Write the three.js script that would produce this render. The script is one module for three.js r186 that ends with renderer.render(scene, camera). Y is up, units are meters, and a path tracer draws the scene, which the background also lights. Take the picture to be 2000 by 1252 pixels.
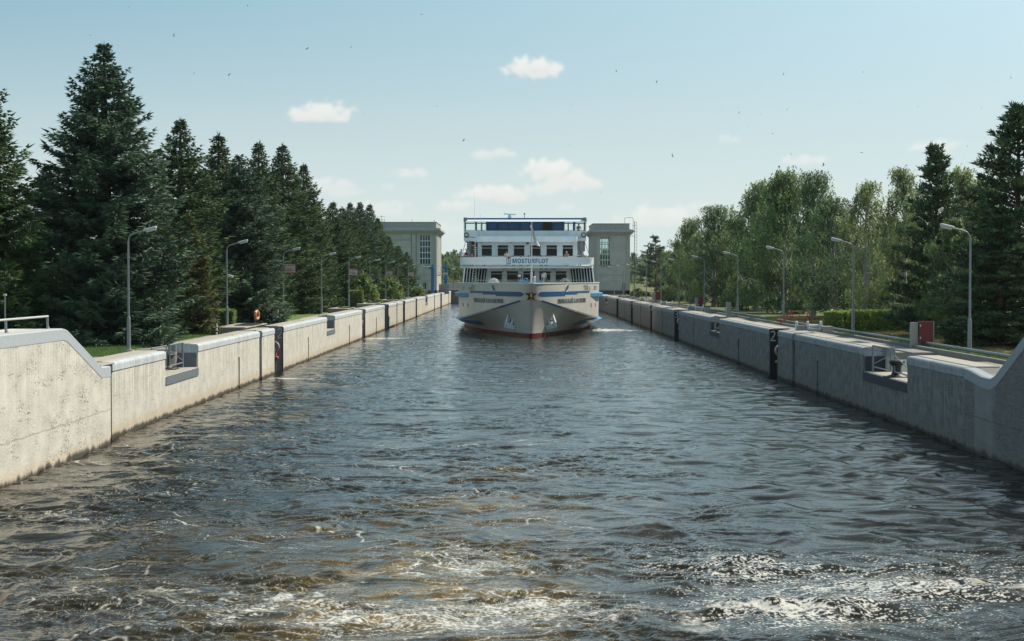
import * as THREE from 'three';
import { mergeGeometries } from 'three/addons/utils/BufferGeometryUtils.js';
import { RoundedBoxGeometry } from 'three/addons/geometries/RoundedBoxGeometry.js';
import { MarchingCubes } from 'three/addons/objects/MarchingCubes.js';
import { FontLoader } from 'three/addons/loaders/FontLoader.js';
import { TextGeometry } from 'three/addons/geometries/TextGeometry.js';
import { createNoise2D } from 'simplex-noise';

// ---------------------------------------------------------------- camera, sky, sun, exposure
const scene = new THREE.Scene();
const FL = 3280;                                   // focal length, in pixels of a 2000 x 1252 picture
const EYE = 5.85;                                  // metres above the water
const PITCH = Math.atan(83 / FL), YAW = Math.atan(4 / FL);
const camera = new THREE.PerspectiveCamera(2 * Math.atan(626 / FL) * 180 / Math.PI, 1024 / 641, 0.5, 9000);
camera.position.set(0, EYE, 0);
camera.rotation.set(-PITCH, YAW, 0, 'YXZ');
const renderer = new THREE.WebGLRenderer({ antialias: true });
renderer.setSize(1024, 641);
renderer.toneMapping = THREE.LinearToneMapping;
renderer.toneMappingExposure = 1.0;
renderer.shadowMap.enabled = true;

const TO_SUN = new THREE.Vector3(0.61, 0.79, -0.37).normalize();
const sun = new THREE.DirectionalLight(new THREE.Color(1.0, 0.94, 0.84), 5.0);
sun.position.copy(TO_SUN).multiplyScalar(400).add(new THREE.Vector3(0, 0, -150));
sun.target.position.set(0, 0, -150);
sun.castShadow = true;
sun.shadow.mapSize.set(4096, 4096);
Object.assign(sun.shadow.camera, { left: -260, right: 260, top: 200, bottom: -200, near: 1, far: 900 });
scene.add(sun, sun.target);
scene.fog = new THREE.FogExp2(new THREE.Color(0.80, 0.88, 0.92), 0.00006);

const rng = (s) => () => { s = (s + 0x6d2b79f5) | 0; let t = Math.imul(s ^ (s >>> 15), 1 | s); t = (t + Math.imul(t ^ (t >>> 7), 61 | t)) ^ t; return ((t ^ (t >>> 14)) >>> 0) / 4294967296; };
const n1 = createNoise2D(rng(11)), n2 = createNoise2D(rng(23));
const fbm = (x, y, o = 4, g = 0.5) => { let s = 0, a = 1, t = 0; for (let i = 0; i < o; i++) { s += a * n1(x, y); t += a; a *= g; x = x * 2.03 + 17.1; y = y * 2.03 - 9.7; } return s / t; };
const clamp = THREE.MathUtils.clamp, lerp = THREE.MathUtils.lerp, smooth = (a, b, x) => { const t = clamp((x - a) / (b - a), 0, 1); return t * t * (3 - 2 * t); };
const deg = Math.PI / 180;

// a pixel of the 2000 x 1252 photograph and a distance down the lock -> a point of the place
const CAMQ = new THREE.Quaternion().setFromEuler(camera.rotation);
const dirOf = (px, py) => new THREE.Vector3((px - 1000) / FL, (626 - py) / FL, -1).applyQuaternion(CAMQ);
const at = (px, py, d) => { const v = dirOf(px, py); return v.multiplyScalar(d / -v.z).add(camera.position); };

// the sky: air and clouds only
{
  const W = 4096, H = 2048, data = new Float32Array(W * H * 4);
  const clouds = [ // px, py, half width, half height, strength
    [1047, 137, 60, 23, 1.0], [1022, 128, 30, 17, 0.9], [620, 226, 74, 24, 0.95], [645, 216, 40, 18, 0.8], [960, 303, 52, 11, 0.62], [800, 340, 34, 12, 0.6], [1078, 338, 56, 27, 0.95], [1115, 358, 62, 26, 0.85], [1052, 330, 34, 20, 0.9],
    [975, 383, 76, 20, 0.85], [948, 378, 38, 18, 0.8], [888, 405, 44, 13, 0.6], [1050, 372, 40, 14, 0.6], [1570, 315, 42, 12, 0.6], [1830, 290, 46, 14, 0.7], [1425, 273, 20, 9, 0.45], [650, 372, 58, 24, 0.5], [745, 412, 60, 20, 0.45], [1290, 430, 76, 26, 0.72], [1265, 424, 40, 22, 0.6], [1360, 412, 40, 16, 0.45], [1110, 408, 18, 10, 0.4], [760, 366, 16, 7, 0.35], [1180, 455, 60, 20, 0.4], [860, 452, 60, 16, 0.35], [560, 420, 60, 20, 0.4],
  ].map(([px, py, w, h, s]) => { const d = dirOf(px, py).normalize(); return { az: Math.atan2(d.x, -d.z), el: Math.asin(d.y), w: w * 1.1 / FL, h: h * 1.1 / FL, s }; });
  const r = rng(77);
  for (let i = 0; i < 150; i++) {               // the same small fair-weather clouds all round, none of them in the frame
    const az = (r() * 2 - 1) * Math.PI, el = (2 + 40 * r() * r()) * deg, w = (1 + 2.6 * r()) * deg * (0.5 + el * 1.6);
    if (Math.abs(az) < 21 * deg && el < 14 * deg) continue;
    clouds.push({ az, el, w, h: w * 0.34, s: 0.5 + 0.5 * r() });
  }
  const sunAz = Math.atan2(TO_SUN.x, -TO_SUN.z), sunEl = Math.asin(TO_SUN.y);
  for (let row = 0; row < H; row++) {
    const el = ((row + 0.5) / H - 0.5) * Math.PI;
    if (el < -0.06) { for (let c = 0; c < W; c++) { const o = (row * W + c) * 4; data[o] = 0.2; data[o + 1] = 0.22; data[o + 2] = 0.2; data[o + 3] = 1; } continue; }
    const e = Math.max(0, el) / deg, near = clouds.filter((c) => Math.abs(c.el - el) < c.h * 2.2);
    const white = Math.exp(-Math.pow(e / 6.9, 2.2)), high = smooth(6, 40, e);
    for (let col = 0; col < W; col++) {
      const u = ((col + 0.5) / W - 0.5) * 2 * Math.PI, dx = Math.cos(u), dz = Math.sin(u), az = Math.atan2(dx, -dz);
      const cosG = Math.sin(el) * Math.sin(sunEl) + Math.cos(el) * Math.cos(sunEl) * Math.cos(az - sunAz);
      const g = Math.max(50, Math.acos(clamp(cosG, -1, 1)) / deg);
      let R = lerp(0.03, 0.03, high) + 4.75 * Math.exp(-g / 24), G = lerp(0.193, 0.13, high) + 4.2 * Math.exp(-g / 27), B = lerp(0.35, 0.30, high) + 3.9 * Math.exp(-g / 27);
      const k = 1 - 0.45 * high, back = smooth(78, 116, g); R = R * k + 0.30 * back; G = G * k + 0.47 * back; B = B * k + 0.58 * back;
      const hz = 0.92 + 0.24 * Math.exp(-g / 60);
      R = lerp(R, 0.72 * hz, white); G = lerp(G, 0.82 * hz, white); B = lerp(B, 0.79 * hz, white);
      let a = 0, lit = 0;
      for (const c of near) {
        let da = az - c.az; if (da > Math.PI) da -= 2 * Math.PI; if (da < -Math.PI) da += 2 * Math.PI;
        const x = da * Math.cos(el) / c.w, y = (el - c.el) / c.h;
        if (x * x > 3.2) continue;
        const flat = y < 0 ? y * 1.7 : y;                                     // flat undersides, heaped tops
        const sc = 1.6 / c.w * 0.9;
        const f = fbm(da * sc + c.az * 90, (el - c.el) * sc * 1.5 + c.el * 70, 5, 0.55);
        const dens = 1 - (x * x + flat * flat) + f * 1.1;
        const m = smooth(0.10, 0.62, dens) * c.s;
        if (m > a) { a = m; lit = clamp(0.55 + 0.5 * y + 0.25 * f, 0, 1); }
      }
      if (a > 0) { const w = 0.80 + 0.16 * lit; a *= 0.85; R = lerp(R, w * 0.985, a); G = lerp(G, w * 0.985, a); B = lerp(B, w * 0.945, a); }
      const o = (row * W + col) * 4; data[o] = R; data[o + 1] = G; data[o + 2] = B; data[o + 3] = 1;
    }
  }
  const sky = new THREE.DataTexture(data, W, H, THREE.RGBAFormat, THREE.FloatType);
  sky.mapping = THREE.EquirectangularReflectionMapping; sky.magFilter = THREE.LinearFilter; sky.minFilter = THREE.LinearFilter; sky.needsUpdate = true;
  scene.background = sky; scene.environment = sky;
}

// ---------------------------------------------------------------- helpers
const used = {};
const numbered = (n) => { const k = used[n] = (used[n] ?? -1) + 1; return k ? n + '_' + String(k).padStart(3, '0') : n; };
const V = (x, y, z) => new THREE.Vector3(x, y, z);
const shaded = (o) => { o.castShadow = o.receiveShadow = true; return o; };
function tag(o, label, category, group) { Object.assign(o.userData, { label, category }); if (group) o.userData.group = group; return o; }
function thing(name, label, category, pos = [0, 0, 0], turn = 0, group) {
  const o = new THREE.Group(); o.name = numbered(name); o.position.set(...pos); o.rotation.y = turn; scene.add(o);
  return tag(o, label, category, group);
}
const flat = (geos) => { const l = [].concat(geos); if (l.length === 1) return l[0]; return mergeGeometries(l.map((g) => { g = g.index ? g.toNonIndexed() : g; for (const k of Object.keys(g.attributes)) if (!['position', 'normal', 'uv'].includes(k)) g.deleteAttribute(k); if (!g.attributes.uv) g.setAttribute('uv', new THREE.BufferAttribute(new Float32Array(g.attributes.position.count * 2), 2)); g.morphAttributes = {}; return g; })); };
function part(name, geos, mat, parent) { const m = shaded(new THREE.Mesh(flat(geos), mat)); m.name = parent === scene ? numbered(name) : name; parent.add(m); return m; }
function single(name, geos, mat, label, category, group) { return tag(part(name, geos, mat, scene), label, category, group); }
function structure(name, geos, mat) { const m = part(name, geos, mat, scene); m.userData.kind = 'structure'; return m; }
function stuff(o) { o.userData.kind = 'stuff'; return o; }
function copyOf(src, pos, turn, label, group) {
  const c = src.clone(); c.name = numbered(src.name.replace(/_\d{3}$/, '')); scene.add(c); c.userData = { ...src.userData };
  if (pos) c.position.set(...pos); if (turn !== undefined) c.rotation.y = turn; if (label) c.userData.label = label; if (group) c.userData.group = group;
  return c;
}
function boxUV(g, s = 1) {                       // uv in metres on each face of anything boxy
  g = g.index ? g.toNonIndexed() : g; const p = g.attributes.position, uv = new Float32Array(p.count * 2), a = V(), b = V(), c = V();
  for (let i = 0; i < p.count; i += 3) {
    a.fromBufferAttribute(p, i); b.fromBufferAttribute(p, i + 1); c.fromBufferAttribute(p, i + 2);
    const n = b.clone().sub(a).cross(c.clone().sub(a)), x = Math.abs(n.x), y = Math.abs(n.y), z = Math.abs(n.z);
    [a, b, c].forEach((v, k) => { const [s0, t0] = y > x && y > z ? [v.x, v.z] : x > z ? [v.z, v.y] : [v.x, v.y]; uv[(i + k) * 2] = s0 * s; uv[(i + k) * 2 + 1] = t0 * s; });
  }
  g.setAttribute('uv', new THREE.BufferAttribute(uv, 2)); return g;
}
const bx = (w, h, d, x = 0, y = 0, z = 0, ry = 0) => { const g = new THREE.BoxGeometry(w, h, d); if (ry) g.rotateY(ry); return boxUV(g.translate(x, y, z)); };
const rb = (w, h, d, x = 0, y = 0, z = 0, r = 0.02, ry = 0) => { const g = new RoundedBoxGeometry(w, h, d, 2, Math.min(r, w / 2.1, h / 2.1, d / 2.1)); if (ry) g.rotateY(ry); return boxUV(g.translate(x, y, z)); };
function bar(p, q, r, r2 = r, n = 8) {
  const a = V(...p), b = V(...q), l = a.distanceTo(b), g = new THREE.CylinderGeometry(r2, r, l, n);
  g.applyQuaternion(new THREE.Quaternion().setFromUnitVectors(V(0, 1, 0), b.clone().sub(a).normalize()));
  return g.translate((a.x + b.x) / 2, (a.y + b.y) / 2, (a.z + b.z) / 2);
}
const tubeOf = (pts, r, seg = 24, n = 8) => new THREE.TubeGeometry(new THREE.CatmullRomCurve3(pts.map((p) => V(...p)), false, 'catmullrom', 0.3), seg, r, n);
const ringOf = (R, r, n = 24, m = 8) => new THREE.TorusGeometry(R, r, m, n);
function quads(list, uvs) {                      // list of 4-point faces -> flat shaded geometry
  const p = [], u = [];
  list.forEach((f, i) => { const t = uvs ? uvs[i] : [[0, 0], [1, 0], [1, 1], [0, 1]]; for (const k of [0, 1, 2, 0, 2, 3]) { p.push(...f[k]); u.push(...t[k]); } });
  const g = new THREE.BufferGeometry(); g.setAttribute('position', new THREE.Float32BufferAttribute(p, 3)); g.setAttribute('uv', new THREE.Float32BufferAttribute(u, 2)); g.computeVertexNormals(); return g;
}

// textures computed pixel by pixel: fn(u, v) -> sRGB-linear colour in real-world reflectance
function tex(w, h, fn, o = {}) {
  const d = new Uint8Array(w * h * 4), c = [0, 0, 0];
  const enc = o.data ? (x) => clamp(x, 0, 1) * 255 : (x) => { x = clamp(x, 0, 1); return 255 * (x <= 0.0031308 ? 12.92 * x : 1.055 * Math.pow(x, 1 / 2.4) - 0.055); };
  for (let y = 0; y < h; y++) for (let x = 0; x < w; x++) { fn((x + 0.5) / w, (y + 0.5) / h, c); const i = (y * w + x) * 4; d[i] = enc(c[0]); d[i + 1] = enc(c[1]); d[i + 2] = enc(c[2]); d[i + 3] = 255; }
  const t = new THREE.DataTexture(d, w, h, THREE.RGBAFormat); t.magFilter = THREE.LinearFilter; t.minFilter = THREE.LinearMipmapLinearFilter; t.generateMipmaps = true;
  t.wrapS = o.clamp ? THREE.ClampToEdgeWrapping : THREE.RepeatWrapping; t.wrapT = o.clampT || o.clamp ? THREE.ClampToEdgeWrapping : THREE.RepeatWrapping;
  if (!o.data) t.colorSpace = THREE.SRGBColorSpace; if (o.repeat) t.repeat.set(...o.repeat); t.needsUpdate = true; return t;
}
const rgb = (r, g, b) => new THREE.Color().setRGB(r, g, b);
const std = (r, g, b, rough = 0.7, o = {}) => new THREE.MeshStandardMaterial({ color: rgb(r, g, b), roughness: rough, side: THREE.DoubleSide, ...o });
// tileable noise: blend of shifted copies across the seam
const tile = (fn) => (u, v) => { const a = fn(u, v), b = fn(u - 1, v), w = smooth(0.85, 1, u); return a * (1 - w) + b * w; };
const grain = tex(512, 512, (u, v, c) => { const x = 0.5 + 0.25 * fbm(u * 9, v * 9, 5) + 0.2 * n2(u * 130, v * 130) * 0.6; c[0] = c[1] = c[2] = x; }, { data: true });
const rough = tex(512, 512, (u, v, c) => { const x = 0.90 + 0.10 * fbm(u * 6, v * 6, 5, 0.6) + 0.05 * n2(u * 160, v * 160); c[0] = x; c[1] = x * 0.99; c[2] = x * 0.97; });   // mild mottling for painted and cast things
const mott = (s) => { const t = rough.clone(); t.repeat.set(s, s); t.needsUpdate = true; return t; };
const bumpy = (s) => { const t = grain.clone(); t.repeat.set(s, s); t.needsUpdate = true; return t; };

const M = {
  grey: std(0.24, 0.265, 0.28, 0.5, { map: mott(0.7), metalness: 0.15 }), pole: std(0.27, 0.29, 0.30, 0.45, { map: mott(0.9), metalness: 0.25 }), lampHead: std(0.55, 0.55, 0.52, 0.5), lens: std(0.62, 0.63, 0.6, 0.15),
  white: std(0.74, 0.75, 0.74, 0.4, { map: mott(0.2) }), red: std(0.20, 0.020, 0.022, 0.45, { map: mott(0.8) }), beige: std(0.42, 0.39, 0.33, 0.75, { map: mott(0.9) }), redRail: std(0.30, 0.06, 0.045, 0.5), black: std(0.02, 0.02, 0.022, 0.5),
  dark: std(0.05, 0.05, 0.05, 0.6, { map: mott(0.6) }), conc: std(0.40, 0.375, 0.33, 0.9, { map: mott(0.35), bumpMap: bumpy(0.5), bumpScale: 0.01 }), concDark: std(0.23, 0.22, 0.2, 0.9, { map: mott(0.5), bumpMap: bumpy(0.5), bumpScale: 0.01 }),
  orange: std(0.75, 0.22, 0.07, 0.5), blue: std(0.03, 0.16, 0.36, 0.45, { map: mott(0.3) }), steel: std(0.3, 0.32, 0.33, 0.4, { metalness: 0.4 }), glass: new THREE.MeshPhysicalMaterial({ color: rgb(0.012, 0.02, 0.02), roughness: 0.06, side: THREE.DoubleSide }),
};
const fonts = {}; for (const n of ['sans_bold', 'serif_bold', 'sans_regular']) fonts[n] = await new FontLoader().loadAsync('fonts/droid/droid_' + n + '.typeface.json');
function lettering(text, size, font = 'sans_bold', thick = 0.01) {
  const g = new TextGeometry(text, { font: fonts[font], size, depth: thick, curveSegments: 4, bevelEnabled: false }); g.computeBoundingBox();
  const b = g.boundingBox; g.translate(-(b.min.x + b.max.x) / 2, -(b.min.y + b.max.y) / 2, 0); return g;
}
// ---------------------------------------------------------------- the lock chamber
const XL = -14.6, XR = 15.4, TOP = 2.8, GROUND = 2.45, FLOOR = 1.72, THICK = 1.2, END = 389;
const dl = (px) => (1004 - px) === 0 ? END : 14.6 * FL / (1004 - px), dr = (px) => 15.4 * FL / (px - 1004);

// cast concrete, 24 m by 3.4 m: board marks, lime streaks, scrapes, a stain at the water line and a painted nose; v runs up the face and over its rounded edge
function concreteFace(seed, base, grime, paint, wet) {
  const s = seed * 37.7;
  const streak = tile((u) => n1(u * 190 + s, 3.3) * 0.6 + n2(u * 60 + s, 7.7) * 0.6), broad = tile((u, v) => fbm(u * 12 + s, v * 2.2 + s, 4)), fine = tile((u, v) => fbm(u * 170 + s, v * 26, 3, 0.6)), scr = tile((u, v) => n2(u * 34 + s + 0.6 * n1(u * 90, v * 30), v * 46 + u * 12 + 0.5 * n1(u * 60 + 9, v * 9))), scr2 = tile((u, v) => n1(u * 20 - s, v * 5 + s)), vst = tile((u, v) => n1(u * 170 + s, v * 2.6 + n2(u * 30, v * 3) * 0.6) * 0.7 + 0.4 * n2(u * 60 - s, v * 1.7 + 4)), chip = tile((u) => fbm(u * 90 + s, 1.7, 4)), tide = tile((u) => fbm(u * 22 - s, 8.1, 5, 0.55));
  return tex(2048, 512, (u, v, c) => {
    const h = v * 3.4 - 0.2;
    let k = 1 + 0.16 * broad(u, v) + 0.17 * fine(u, v);
    const st = streak(u, v); k += 0.26 * st * smooth(0.0, 2.2, h) + 0.18 * Math.max(0, st) * smooth(1.5, 2.5, h) * (0.5 + scr2(u, 0.2));
    const bd = (h * 5.2) % 1; k *= 1 - (grime > 0.5 ? 0.20 : 0.10) * smooth(0.06, 0, Math.min(bd, 1 - bd)) * (0.5 + 0.5 * scr2(u, v));   // board marks
    const vb = ((u * 24) / 0.47) % 1; k *= 1 - (grime > 0.5 ? 0.26 : 0.09) * smooth(0.09, 0, Math.min(vb, 1 - vb)) * (0.4 + 0.6 * smooth(-0.4, 0.4, scr2(u + 0.7, v)));
    let r = base[0] * k, g = base[1] * k, b = base[2] * k;
    const gr = clamp(grime * (0.9 * smooth(0.35, 0.7, scr(u + 0.37, v + 0.13)) * smooth(0.0, 0.4, scr2(u + 0.2, v)) + smooth(0.25, 0.75, scr(u, v)) * smooth(-0.1, 0.5, scr2(u, v)) + 0.12 * smooth(0.05, 0.6, scr2(u, v + 3))) + (grime > 0.5 ? 0.62 * smooth(-0.15, 0.6, vst(u, v) + 0.35 * scr2(u, v)) * smooth(2.9, 1.9, h) : 0.10 * smooth(0.1, 0.7, vst(u, v))), 0, 0.8);
    r = lerp(r, 0.10, gr); g = lerp(g, 0.092, gr); b = lerp(b, 0.082, gr);
    const rust = smooth(0.75, 0.2, h) * 0.55; r = lerp(r, base[0] * 0.86, rust); g = lerp(g, base[1] * 0.68, rust); b = lerp(b, base[2] * 0.48, rust);
    const t = smooth(0.20, 0.03, h - 0.13 * tide(u, v) - 0.05); r = lerp(r, wet * 1.25, t); g = lerp(g, wet, t); b = lerp(b, wet * 0.66, t);
    const run = smooth(0.45, 0.8, vst(u, v * 0.25)) * smooth(0.0, 0.35, scr2(u, 0.6)) * smooth(0.3, 2.2, h) * 0.35; r = lerp(r, 0.24, run); g = lerp(g, 0.155, run); b = lerp(b, 0.09, run);
    const p = smooth(0, 0.03, h - 2.43 - 0.08 * chip(u, v)) * (1 - 0.85 * smooth(0.16, 0.46, scr(u + 0.3, v) * 0.75 + 0.45 * fine(u, v) + 0.15 * scr2(u, 0.9)));
    const pk = 0.92 + 0.14 * broad(u + 0.4, v) + 0.16 * st;
    r = lerp(r, paint[0] * pk, p); g = lerp(g, paint[1] * pk, p); b = lerp(b, paint[2] * pk, p);
    c[0] = r; c[1] = g; c[2] = b;
  }, { clampT: true });
}
const wallBump = tex(1024, 1024, (u, v, c) => { const x = 0.5 + 0.3 * tile((a, b) => fbm(a * 20, b * 60, 5, 0.6))(u, v); c[0] = c[1] = c[2] = x; }, { data: true });
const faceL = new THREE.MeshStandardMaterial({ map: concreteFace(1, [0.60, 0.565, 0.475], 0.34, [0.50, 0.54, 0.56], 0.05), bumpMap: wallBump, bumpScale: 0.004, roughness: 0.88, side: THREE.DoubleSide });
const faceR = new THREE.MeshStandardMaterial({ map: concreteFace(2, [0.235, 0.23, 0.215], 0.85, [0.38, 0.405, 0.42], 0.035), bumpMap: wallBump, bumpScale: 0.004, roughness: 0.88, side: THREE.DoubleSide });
const slab = std(0.46, 0.42, 0.35, 0.9, { map: mott(0.4), bumpMap: bumpy(0.6), bumpScale: 0.008 });
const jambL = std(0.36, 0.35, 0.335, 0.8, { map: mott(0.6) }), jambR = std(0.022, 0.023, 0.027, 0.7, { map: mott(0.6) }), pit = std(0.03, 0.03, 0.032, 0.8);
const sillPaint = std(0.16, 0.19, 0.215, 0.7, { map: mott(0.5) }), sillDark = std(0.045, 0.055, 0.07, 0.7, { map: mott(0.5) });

// a length of wall with the given outline across it: [depth into the bank, height]
function wallRun(side, x0, prof, d0, d1, vOf) {
  const f = [], uv = []; let s = 0; const n = Math.max(1, Math.round((d1 - d0) / 6));
  const P = ([a, h], d) => [x0 + side * a, h, -d];
  for (let i = 0; i + 1 < prof.length; i++) {
    const p = prof[i], q = prof[i + 1], v0 = vOf(p, s), l = Math.hypot(q[0] - p[0], q[1] - p[1]); s += l; const v1 = vOf(q, s);
    for (let k = 0; k < n; k++) { const a = lerp(d0, d1, k / n), b = lerp(d0, d1, (k + 1) / n); f.push([P(p, a), P(p, b), P(q, b), P(q, a)]); uv.push([[a / 24, v0], [b / 24, v0], [b / 24, v1], [a / 24, v1]]); }
  }
  for (const d of [d0, d1]) { const c = [x0 + side * THICK, -1.5, -d]; for (let i = 0; i + 1 < prof.length; i++) { const p = prof[i], q = prof[i + 1]; f.push([P(p, d), P(q, d), c, c]); uv.push([[(d + p[0]) / 24, (p[1] + 0.2) / 3.4], [(d + q[0]) / 24, (q[1] + 0.2) / 3.4], [(d + THICK) / 24, 0], [(d + THICK) / 24, 0]]); } }
  return quads(f, uv);
}
const nose = (r = 0.13, top = TOP) => { const p = [[0, -1.5], [0, 0.4], [0, 1.2], [0, 2.0], [0, top - 0.36], [-0.035, top - 0.33], [-0.035, top - r]]; for (let i = 1; i <= 5; i++) { const a = i / 5 * Math.PI / 2; p.push([-0.035 + r * (1 - Math.cos(a)), top - r + r * Math.sin(a)]); } p.push([0.34, top], [THICK, top - 0.004], [THICK, -1.5]); return p; };
const vFace = (p, s) => (Math.min(1, (s - 1.5 + 0.2) / 3.4));
function buildWall(side, x0, face, jamb, items, first, label, numbers) {
  const w = thing('lock_wall', label, 'lock wall'); let d = first;
  const panel = (a, b) => {
    if (b - a < 0.02) return;
    const m = Math.max(1, Math.round((b - a) / 14));
    for (let i = 0; i < m; i++) { const p = lerp(a, b, i / m) + (i ? 0.012 : 0), q = lerp(a, b, (i + 1) / m) - (i < m - 1 ? 0.012 : 0);
      part('wall_panel', wallRun(side, x0, nose(), p, q, vFace), face, w);
      part('coping_slab', rb(THICK - 0.32, 0.05, q - p - 0.02, x0 + side * (0.34 + (THICK - 0.32) / 2), TOP + 0.004, -(p + q) / 2, 0.015), slab, w); }
  };
  for (const it of items) {
    const [kind, a, b, num] = it; panel(d, a); d = b; const mid = -(a + b) / 2, L = b - a;
    if (kind === 'groove') { part('groove', wallRun(side, x0, [[0.17, -1.5], [0.17, TOP - 0.03], [THICK, TOP - 0.03]], a, b, vFace), pit, w); }
    else if (kind === 'half') { part('groove', wallRun(side, x0, [[0.18, -1.5], [0.18, 1.66], [THICK, 1.66]], a, b, vFace), pit, w); part('wall_panel', wallRun(side, x0, [[0, 1.66], ...nose().slice(3)], a, b, (p, s) => Math.min(1, (s + 1.86) / 3.4)), face, w); }
    else if (kind === 'slot') {
      part('slot_back', bx(0.2, 4.3, L, x0 + side * 1.1, 0.6, mid), pit, w);
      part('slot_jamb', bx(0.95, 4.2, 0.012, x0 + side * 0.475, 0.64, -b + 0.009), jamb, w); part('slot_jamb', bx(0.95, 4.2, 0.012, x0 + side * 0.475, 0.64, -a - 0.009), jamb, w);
      part('slot_edge', [bx(0.05, 4.2, 0.10, x0 + side * 0.028, 0.64, -b + 0.055), bx(0.05, 4.2, 0.10, x0 + side * 0.028, 0.64, -a - 0.055)], M.dark, w);
      part('guide_rail', [bx(0.12, 4, 0.1, x0 + side * 0.62, 0.6, -b + 0.12), bx(0.12, 4, 0.1, x0 + side * 0.62, 0.6, -a - 0.12)], M.black, w);
      if (num) part('number_plate', lettering(num, 0.62, 'sans_regular', 0.008).scale(0.8, 1, 1).translate(x0 + side * 0.21, 2.36, -b + 0.017), numbers, w);
    } else if (kind === 'niche') {
      part('niche_sill', wallRun(side, x0, [[0, -1.5], [0, 0.6], [0, FLOOR - 0.32], [-0.03, FLOOR - 0.3], [-0.03, FLOOR - 0.05], [0.02, FLOOR], [2.6, FLOOR], [2.6, 0]], a, b, (p) => Math.min(0.74, (p[1] + 0.2) / 3.4)), face, w);
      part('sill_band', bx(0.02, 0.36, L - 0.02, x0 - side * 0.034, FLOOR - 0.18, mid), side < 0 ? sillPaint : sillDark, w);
      part('niche_floor', bx(2.55, 0.03, L - 0.02, x0 + side * 1.31, FLOOR + 0.012, mid), slab, w);
      for (let k = 0; k < 3; k++) part('step', rb(0.42, 0.245, L - 0.03, x0 + side * (2.15 + 0.36 * k), FLOOR + 0.11 + 0.235 * k, mid, 0.02), slab, w);
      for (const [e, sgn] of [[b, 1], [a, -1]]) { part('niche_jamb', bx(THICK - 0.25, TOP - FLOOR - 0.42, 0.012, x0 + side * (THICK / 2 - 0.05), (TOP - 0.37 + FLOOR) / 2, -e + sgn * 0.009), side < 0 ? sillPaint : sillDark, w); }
      const post = new THREE.CylinderGeometry(0.2, 0.2, TOP - FLOOR - 0.3, 16); part('jamb_post', post.translate(x0 + side * (THICK - 0.1), FLOOR + (TOP - FLOOR - 0.3) / 2, -b + 0.3), M.conc, w);
      part('jamb_post', new THREE.CylinderGeometry(0.21, 0.21, 0.3, 16).translate(x0 + side * (THICK - 0.1), TOP - 0.14, -b + 0.3), M.grey, w);
    }
  }
  panel(d, END); return w;
}
const ivory = std(0.72, 0.68, 0.6, 0.6);
const leftItems = [['niche', dl(322), dl(385.5)], ['half', dl(465), dl(467.6)], ['groove', dl(506), dl(511)], ['slot', dl(535.5), dl(553), '2'], ['half', dl(601.3), dl(602.8)], ['niche', dl(638), dl(653.5)], ['half', dl(681.4), dl(682.9)], ['slot', dl(707), dl(713.5), '3'], ['half', dl(734.4), dl(735.6)],
  ['slot', dl(751), dl(759)], ['groove', dl(774.4), dl(775.8)], ['slot', dl(786.8), dl(791), '4'], ['slot', dl(811.6), dl(814.4)], ['niche', dl(831), dl(835)], ['groove', dl(848), dl(849.4)], ['slot', dl(860), dl(863)], ['groove', dl(876), dl(877)]];
const rightItems = [['niche', dr(1773), dr(1687)], ['half', dr(1599), dr(1595.6)], ['groove', dr(1553), dr(1548)], ['slot', dr(1520), dr(1503), '2'], ['half', dr(1444), dr(1441.6)], ['niche', dr(1405), dr(1387)], ['groove', dr(1355.6), dr(1354.6)], ['slot', dr(1326), dr(1317), '3'], ['groove', dr(1294.6), dr(1293.6)], ['slot', dr(1274), dr(1270), '4'], ['groove', dr(1251.6), dr(1250.6)],
  ['slot', dr(1236), dr(1232), '5'], ['groove', dr(1219.6), dr(1218.8)], ['slot', dr(1208), dr(1204)], ['niche', dr(1186), dr(1182)]];
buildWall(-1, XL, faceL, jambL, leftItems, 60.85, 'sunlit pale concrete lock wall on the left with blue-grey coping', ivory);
buildWall(1, XR, faceR, jambR, rightItems, 57.4, 'shaded grey concrete lock wall on the right with blue-grey coping', std(0.75, 0.62, 0.45, 0.6));

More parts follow.
